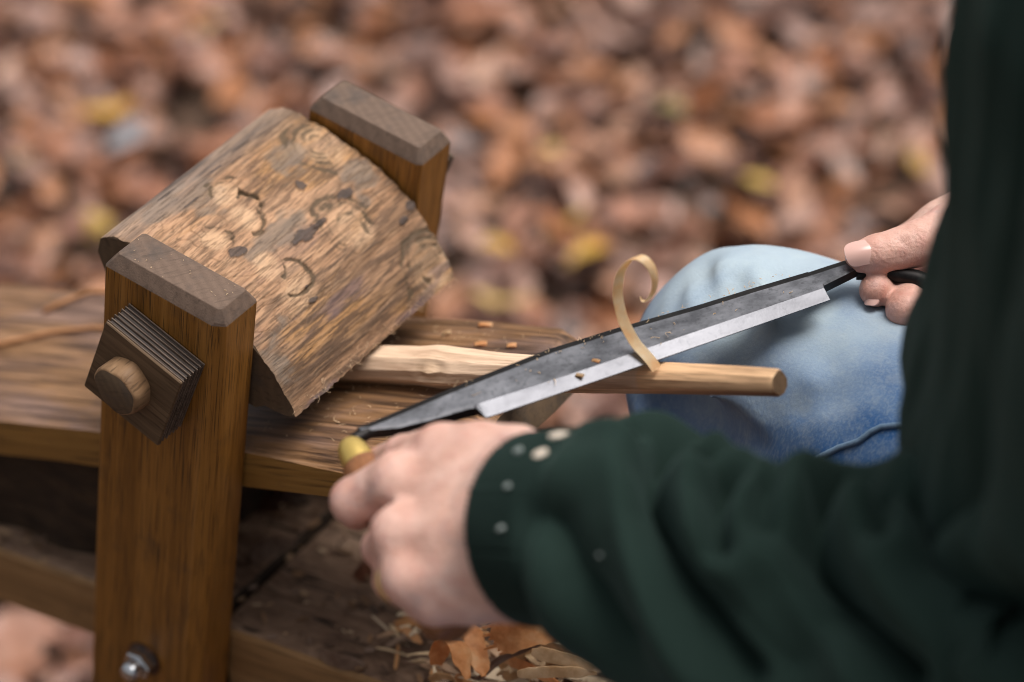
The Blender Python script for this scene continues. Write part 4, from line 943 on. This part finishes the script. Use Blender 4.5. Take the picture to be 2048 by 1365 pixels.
GROOVES = [([(0.0583, -0.681), (0.0606, -0.236), (0.0676, 0.131), (0.0816, 0.445), (0.0956, 0.654), (0.1096, 0.838), (0.1213, 1.021), (0.1329, 1.23), (0.1446, 1.388)], 0.0065, 0.02), ([(0.1026, -0.105), (0.1073, 0.183), (0.1143, 0.393), (0.1213, 0.55)], 0.006, 0.013), ([(0.1586, -0.602), (0.1516, -0.262), (0.1563, 0.079), (0.1632, 0.367), (0.1726, 0.55), (0.1842, 0.733), (0.2076, 0.942), (0.2239, 1.1)], 0.0065, 0.022), ([(0.1702, -0.445), (0.1702, -0.209)], 0.0075, 0.015), ([(0.1283, -0.079), (0.1353, 0.262)], 0.008, 0.008), ([(0.1796, -0.262), (0.1912, 0.236)], 0.007, 0.01), ([(0.042, -0.628), (0.0443, -0.34)], 0.0065, 0.011), ([(0.0816, -0.419), (0.0816, -0.209)], 0.0065, 0.011), ([(0.1516, 0.34), (0.1632, 0.628), (0.1772, 0.864)], 0.014, 0.012), ([(0.0396, 0.838), (0.0583, 1.204), (0.0886, 1.545)], 0.013, 0.01), ([(0.1982, -0.262), (0.2262, 0.288), (0.3358, 0.707), (0.3475, 1.204)], 0.01, 0.014), ([(0.2239, -0.026), (0.2752, 0.393), (0.3848, 1.1)], 0.009, 0.01), ([(0.1283, 0.838), (0.1446, 1.047), (0.1632, 1.257)], 0.012, 0.009)]
FLECKS = [((0.2895, -0.0795, 0.0689), (-0.274, -0.148, 0.95), 0.004, 0), ((0.2889, -0.0632, 0.0683), (-0.286, 0.19, 0.939), 0.0048, 0), ((0.2841, -0.0981, 0.0589), (-0.3, -0.541, 0.786), 0.0022, 1), ((0.2891, -0.1114, 0.0471), (-0.194, -0.821, 0.536), 0.0022, 1), ((0.3405, -0.1182, 0.0584), (0.02, -0.825, 0.564), 0.0014, 1), ((0.2773, -0.0785, 0.0636), (-0.4, -0.127, 0.908), 0.0025, 1)]
TORSO = [(-0.2, 0.59, 0.1, 0.15, 0.185), (0.0, 0.57, 0.1, 0.15, 0.185), (0.08, 0.553, 0.1, 0.145, 0.185), (0.14, 0.558, 0.1, 0.142, 0.186), (0.18, 0.56, 0.1, 0.14, 0.188), (0.26, 0.553, 0.1, 0.136, 0.19), (0.34, 0.551, 0.1, 0.13, 0.19), (0.4, 0.548, 0.1, 0.115, 0.17), (0.445, 0.552, 0.1, 0.088, 0.12), (0.47, 0.556, 0.1, 0.066, 0.074), (0.485, 0.56, 0.1, 0.06, 0.062)]
def left_hand(Pt):
    d = None
    for c_ in LH_PALM:
        e = chain(Pt, c_, .006); d = e if d is None else smin(d, e, .017)
    for c_ in LH_FING: d = smin(d, chain(Pt, c_, .003), .0050)
    for (p_, r) in LH_BUMP: d = smin(d, np.linalg.norm(Pt-np.array(p_), axis=1)-r, .009)
    for (c_, r) in LH_TEND: d = smin(d, chain(Pt, [(*q, r) for q in c_], .002), .006)
    for (c_, r) in LH_CUT: d = -smin(-d, chain(Pt, [(*q, r) for q in c_], .002), .006)
    return d
def right_hand(Pt):
    d = None
    for c_ in RH_PALM:
        e = chain(Pt, c_, .006); d = e if d is None else smin(d, e, .010)
    for c_ in RH_FING: d = smin(d, chain(Pt, c_, .004), .0030)
    for (c_, r) in RH_CUT: d = -smin(-d, chain(Pt, [(*q, r) for q in c_], .002), .0025)
    return d
def bounds(Ls, m):
    A = np.array([q[:3] for c_ in Ls for q in c_]); return A.min(0)-m, A.max(0)+m
lo, hi = bounds(LH_PALM+LH_FING, .045); VL, FL = nets(left_hand, lo, hi, .0017)
lo, hi = bounds(RH_PALM+RH_FING, .035); VR, FR = nets(right_hand, lo, hi, .0016)
HEAD_C = np.array((.55, .10, .68))
def core(Pt):
    d = chain(Pt, [(.585, .10, -.12, .085), (.575, .10, .05, .085), (.56, .10, .2, .085), (.55, .10, .36, .075), (.55, .10, .42, .060), (.56, .10, .52, .050), (.575, .10, .60, .052)], .05)
    d = smin(d, chain(Pt, [(.54, .20, .39, .035), (.55, .0, .39, .035)], .03), .05)
    q = (Pt-HEAD_C)/np.array((.098, .076, .118)); hd = (np.linalg.norm(q, axis=1)-1)*.085
    d = smin(d, hd, .02)
    d = smin(d, chain(Pt, [(.475, .10, .68, .010), (.443, .10, .652, .013)], .005), .012)      # nose
    d = smin(d, chain(Pt, [(.485, .085, .608, .016), (.485, .115, .608, .016)], .01), .02)          # chin
    for sy in (-1, 1): d = smin(d, chain(Pt, [(.56, .10+sy*.078, .70, .012), (.56, .10+sy*.08, .66, .010)], .01), .008)
    for q_ in (SLV, SLR): d = smin(d, chain(Pt, [(*p_[:3], p_[3]*.36) for p_ in q_[2:]], .02), .02)
    for q_ in (RLEG, LLEG): d = smin(d, chain(Pt, [(*p_[:3], p_[3]*.42) for p_ in q_], .02), .03)
    return d
VC, FC_ = nets(core, (.0, -.36, GZ-.0), (.80, .58, .84), .014)
VB = np.concatenate([VL, VR, VC]); FB = np.concatenate([FL, FR+len(VL), FC_+len(VL)+len(VR)])
red = np.zeros(len(VB))
for c_ in LH_FING+RH_FING:
    for q in c_[:-1]: red = np.maximum(red, .75*np.exp(-(np.linalg.norm(VB-np.array(q[:3]), axis=1)/.017)**2))
    red = np.maximum(red, .9*np.exp(-(np.linalg.norm(VB-np.array(c_[-1][:3]), axis=1)/.016)**2))
cb_ = 1-np.clip(red, 0, 1)[:, None]*np.array((.07, .29, .31))
vein = sst(.035, .0, np.abs(fbm(VB[:, 0]*42, VB[:, 1]*42, VB[:, 2]*42, 2, 170)-.5))
cb_ = cb_-vein[:, None]*np.array((.14, .08, .03))
body = part('body', VB, FB, SKIN, pers, smooth=True, col=cb_)
sm_ = body.modifiers.new('smooth', 'SMOOTH'); sm_.factor = .5; sm_.iterations = 3

# finger nails: shallow curved plates
def nail(c, d, n, L, Wd, name='nail'):
    d = Vector(d).normalized(); n = Vector(n); n = (n-d*n.dot(d)).normalized(); w = n.cross(d); V, F = [], []
    nu, nv = 12, 12
    for lay_ in (0, 1):
        for i in range(nu):
            for j in range(nv):
                a = -1+2*i/(nu-1); b = -1+2*j/(nv-1)
                sq = max(abs(a), abs(b))/max(1e-6, (abs(a)**3.2+abs(b)**3.2)**(1/3.2)) if (a or b) else 1
                a2, b2 = a*sq, b*sq
                p_ = Vector(c)+d*(b2*L/2)+w*(a2*Wd/2)-n*(.26*Wd*a2*a2)-n*(.06*L*b2*b2)+n*(.0004 if lay_ == 0 else -.0006)
                V.append(tuple(p_))
    for i in range(nu-1):
        for j in range(nv-1):
            a = i*nv+j; F.append((a, a+nv, a+nv+1, a+1)); k = nu*nv; F.append((a+k, a+1+k, a+nv+1+k, a+nv+k))
    ed = [i*nv for i in range(nu)]+[(nu-1)*nv+j for j in range(1, nv)]+[i*nv+nv-1 for i in range(nu-2, -1, -1)]+[j for j in range(nv-2, 0, -1)]
    for a, b in zip(ed, ed[1:]+ed[:1]): F.append((a, b, b+nu*nv, a+nu*nv))
    part(name, V, F, NAIL, body, smooth=True, sharp=50)
for a in NAILS: nail(*a)

# gold ring
RC, RAX, RR = RING
gold = G('gold', .25, .5).set(Base_Color=(.83, .60, .24), Metallic=1.0)
d = Vector(RAX).normalized(); a = d.orthogonal().normalized(); b = d.cross(a)
rings = [[tuple(Vector(RC)+(a*math.cos(t)+b*math.sin(t))*(RR+.0011*math.cos(u))+d*.0022*math.sin(u)) for u in [2*math.pi*k/10 for k in range(10)]] for t in [2*math.pi*j/40 for j in range(40)]]
V, F = loft(rings+[rings[0]], cap=False)
part('ring', V, F, gold, body, smooth=True)

# eyes, hair (head is above the picture)
eye_m = G('eye_white', .2, .5).set(Base_Color=(.7, .68, .65)); hair_m = G('hair', .6, .3).set(Base_Color=(.06, .035, .02))
for sy in (-1, 1):
    V, F = lathe([(-.011, .001), (-.008, .0075), (0, .011), (.008, .0075), (.011, .001)], 16)
    part('eye', V, F, eye_m, body, mtx((.468, .10+sy*.031, .688), (0, 1, 0), (0, 0, 1), (1, 0, 0)), smooth=True)
def hairf(Pt):
    q = (Pt-(HEAD_C+np.array((.012, 0, .016))))/np.array((.104, .084, .116)); h_ = (np.linalg.norm(q, axis=1)-1)*.09
    return np.maximum(h_, np.maximum(-(Pt[:, 0]-.495), -(Pt[:, 2]-.62)+.35*(Pt[:, 0]-.57)*-1))
V, F = nets(hairf, (.43, .0, .52), (.69, .2, .84), .007)
part('hair', V, F, hair_m, pers, smooth=True)

# --- sweatshirt
def clothmat(name, c0, c1, rough, fine, bd, sheen=.10):
    g = G(name, rough, .15)
    v = g.co(); n = g.noise(v, 24, 4, .6); f = g.noise(v, fine, 2, .6)
    g.set(Base_Color=g.mix(g.math('MULTIPLY', f, .5), g.mix(n, c0, c1), tuple(x*.6 for x in c0))); g.bump(f, .5, bd)
    g.b.inputs['Sheen Weight'].default_value = sheen; g.b.inputs['Sheen Roughness'].default_value = .5
    g.b.inputs['Sheen Tint'].default_value = (.35, .55, .5, 1)
    return g.m
SWEAT = clothmat('dark_green_jersey', (.014, .030, .024), (.023, .043, .035), .9, 900, .0007)
CUFF = clothmat('ribbed_cuff', (.010, .022, .018), (.015, .029, .024), .9, 900, .0007)
def tube(path, nS, nT, disp):
    C_, T_, A_, B_, Rr, Ls = tube_frames(path, nS)
    th = np.linspace(0, 2*np.pi, nT, endpoint=False)
    s2, t2 = np.meshgrid(Ls, th, indexing='ij')
    r = Rr[:, None]+disp(s2, t2, Rr[:, None])
    V = C_[:, None]+r[..., None]*(np.cos(th)[None, :, None]*A_[:, None]+np.sin(th)[None, :, None]*B_[:, None])
    ia = np.arange(nS-1)[:, None]*nT; j = np.arange(nT)[None, :]
    F = np.stack([ia+j, ia+(j+1) % nT, ia+nT+(j+1) % nT, ia+nT+j], -1).reshape(-1, 4)
    return V.reshape(-1, 3), F
def seg_dist(s2, x2, line):
    d = np.full(s2.shape, 1e9)
    for (a, b), (c_, e) in zip(line[:-1], line[1:]):
        vx, vy = c_-a, e-b; t = np.clip(((s2-a)*vx+(x2-b)*vy)/(vx*vx+vy*vy+1e-12), 0, 1)
        d = np.minimum(d, np.hypot(s2-a-t*vx, x2-b-t*vy))
    return d
def sleeve_disp(s2, t2, Rr):
    x2 = np.where(t2 > np.pi, t2-2*np.pi, t2)*.062
    h = .0045*(fbm(s2*26, x2*9+4, 0, 3, 81)-.5)+.009*(fbm(s2*16+2, x2*6, 0, 2, 82)-.5)*sst(.03, .08, s2)
    for line, w, dp in GROOVES:
        d = seg_dist(s2, x2, [(a, b*.062) for a, b in line])
        h = h-1.7*dp*np.exp(-(d/w)**1.35)+dp*.34*np.exp(-((d-w*2.4)/(w*1.3))**2)
    cuff = sst(.028, .024, s2)
    h = h*(1-.8*cuff)+cuff*.0007*np.sign(np.sin(t2*95))-.0035*np.exp(-((s2-.0285)/.0022)**2)
    h = h+.004*sst(.028, .036, s2)*sst(.07, .04, s2)
    h = np.where(s2 < .0012, h-.004, h)
    return h
VS, FS = tube(SLV, 300, 200, sleeve_disp)
V2, F2 = tube(SLR, 90, 72, lambda s2, t2, Rr: .008*(fbm(s2*22, t2*1.2, 0, 3, 91)-.5))
def torso_disp(s2, t2, Rr):
    return .030*(fbm(s2*5+t2*1.2, t2*3.0, 0, 3, 95)-.5)+.014*(fbm(s2*14+3*t2, t2*6, 0, 2, 96)-.5)
def torso():
    nS, nT = 130, 150
    z = np.linspace(-.20, .485, nS); th = np.linspace(0, 2*np.pi, nT, endpoint=False)
    zz, tt = np.meshgrid(z, th, indexing='ij'); K = np.array(TORSO)
    it = lambda k: np.interp(z, K[:, 0], K[:, k])[:, None]
    dsp = torso_disp(zz, tt, 0)
    X = it(1)+(it(3)+dsp)*np.cos(tt); Y = it(2)+(it(4)+dsp)*np.sin(tt)
    V = np.stack([X, Y, zz], -1).reshape(-1, 3)
    ia = np.arange(nS-1)[:, None]*nT; j = np.arange(nT)[None, :]
    F = np.stack([ia+j, ia+(j+1) % nT, ia+nT+(j+1) % nT, ia+nT+j], -1).reshape(-1, 4)
    return V, F
V3, F3 = torso()
VV = np.concatenate([VS, V2, V3]); FFa = np.concatenate([FS, F2+len(VS), F3+len(VS)+len(V2)])
cuff_f = (np.arange(len(FFa)) < 200*int(300*.028/SLV_LEN)).astype(int)
sw = part('sweatshirt', VV, FFa, [SWEAT, CUFF], pers, smooth=True, mi=cuff_f)
sw['label'] = 'dark green sweatshirt with ribbed cuffs and bunched sleeve'

# --- flecks of wood stuck on the sleeve
FLK = G('pale_fleck', .6, .3).set(Base_Color=(.78, .66, .54)); FLK2 = G('grey_fleck', .6, .3).set(Base_Color=(.34, .38, .36))
for (p_, n, r, m) in FLECKS:
    p_ = VS[np.argmin(((VS-np.array(p_))**2).sum(1))]
    n = Vector(n).normalized(); a = n.orthogonal().normalized(); b = n.cross(a)
    k = 7; ra = [r*rnd.uniform(.45, 1.35) for _ in range(k)]
    V, F = loft([[tuple(Vector(p_)+n*z+(a*math.cos(2*math.pi*i/k)+b*math.sin(2*math.pi*i/k)*.6)*ra[i]*q) for i in range(k)] for z, q in ((-.001, .9), (.0008, 1), (.0016, .6))])
    part('wood_fleck', V, F, FLK if m == 0 else FLK2, sw, smooth=False)

# --- jeans
g = G('washed_denim', .8, .2)
v = g.co(); n = g.noise(g.map(v, (1, 1, .6)), 15, 5, .66, .6); tw = g.noise(g.map(v, (1, 1, .15), (0, R(40), 0)), 700, 2, .6); fn = g.noise(v, 55, 5, .7)
c = g.ramp(n, [(.30, (.020, .075, .22)), (.47, (.055, .16, .36)), (.60, (.13, .25, .44)), (.76, (.27, .38, .48))])
at = g.n('ShaderNodeAttribute', attribute_name='Col').outputs['Color']
c = g.mix(.70, c, at)
c = g.mix(g.math('MULTIPLY', g.ramp(fn, [(.50, 0.0), (.75, 1.0)]), .40), c, (.42, .47, .48))
c = g.mix(g.math('MULTIPLY', g.ramp(tw, [(.45, 0.0), (.65, 1.0)]), .28), c, (.36, .44, .50))
g.set(Base_Color=c); g.bump(tw, .35, .0007)
DENIM = g.m
def leg_sdf(path, seed, folds=True):
    def f(Pt):
        d = chain(Pt, path, .03)
        D_ = d; mk = np.abs(d) < .045; Pt = Pt[mk]; d = d[mk]
        if len(d) == 0: return D_
        d = d-.007*(fbm(Pt[:, 0]*30+Pt[:, 2]*12, Pt[:, 1]*16, Pt[:, 2]*20, 3, seed)-.5)-.012*(fbm(Pt[:, 0]*11, Pt[:, 1]*11, Pt[:, 2]*11, 2, seed+5)-.5)
        if folds:
            for a, b, r, k in JFOLD: d = smin(d, rcone(Pt, a, b, r, r*.6), k)
            for a, b, r, k in JCUT: d = -smin(-d, rcone(Pt, a, b, r, r*.7), k)
        D_ = D_.copy(); D_[mk] = d
        return D_
    return f
lo, hi = bounds([RLEG], .11); VA, FA = nets(leg_sdf(RLEG, 120), np.maximum(lo, (-9, -9, GZ+.07)), hi, .005)
lo, hi = bounds([LLEG], .11); VZ, FZ = nets(leg_sdf(LLEG, 140, False), np.maximum(lo, (-9, -9, GZ+.07)), hi, .009)
VJ = np.concatenate([VA, VZ]); FJ = np.concatenate([FA, FZ+len(VA)])
fade = sst(.145, .03, np.linalg.norm((VJ-np.array(KNEE_TOP))*np.array((.75, 1, 1.15)), axis=1))+.55*(fbm(VJ[:, 0]*40, VJ[:, 1]*40, VJ[:, 2]*14, 4, 150)-.5)+.35*(fbm(VJ[:, 0]*90, VJ[:, 1]*90, VJ[:, 2]*60, 3, 155)-.5)
cj = np.array((.030, .115, .32))+(np.array((.47, .53, .53))-np.array((.030, .115, .32)))*np.clip(fade, 0, 1)[:, None]
jn = part('jeans', VJ, FJ, DENIM, pers, smooth=True, col=cj)
jn['label'] = 'faded blue jeans with a worn pale knee'
sm_ = jn.modifiers.new('smooth', 'SMOOTH'); sm_.factor = .5; sm_.iterations = 5
SEAMM = clothmat('denim_seam', (.14, .23, .36), (.26, .35, .44), .8, 500, .0006)
from mathutils.bvhtree import BVHTree
bvh = BVHTree.FromPolygons([tuple(v_) for v_ in VJ], [tuple(int(i_) for i_ in f_) for f_ in FA])
V, F = [], []
for k_, ln in enumerate(SEAMS):
    ln = [tuple(bvh.find_nearest(Vector(q))[0]+bvh.find_nearest(Vector(q))[1]*.0008) for q in ln]
    v_, f_ = strand(ln, .0017, 8, 0.0); F += [tuple(i_+len(V) for i_ in q) for q in f_]; V += v_
if V: part('seam', V, F, SEAMM, jn, smooth=True)
# --- boots
bootm = G('boot_leather', .5, .4).set(Base_Color=(.05, .032, .02))
for an in (RLEG[-1], LLEG[-1]):
    ax, ay = an[0], an[1]
    bf = lambda Pt: smin(chain(Pt, [(ax, ay, GZ+.13, .050), (ax, ay, GZ+.055, .048)], .02), chain(Pt, [(ax+.03, ay, GZ+.047, .043), (ax-.10, ay, GZ+.043, .042), (ax-.16, ay, GZ+.036, .034)], .02), .03)
    V, F = nets(bf, (ax-.24, ay-.08, GZ), (ax+.12, ay+.08, GZ+.22), .009)
    part('boot', V, F, bootm, pers, smooth=True)
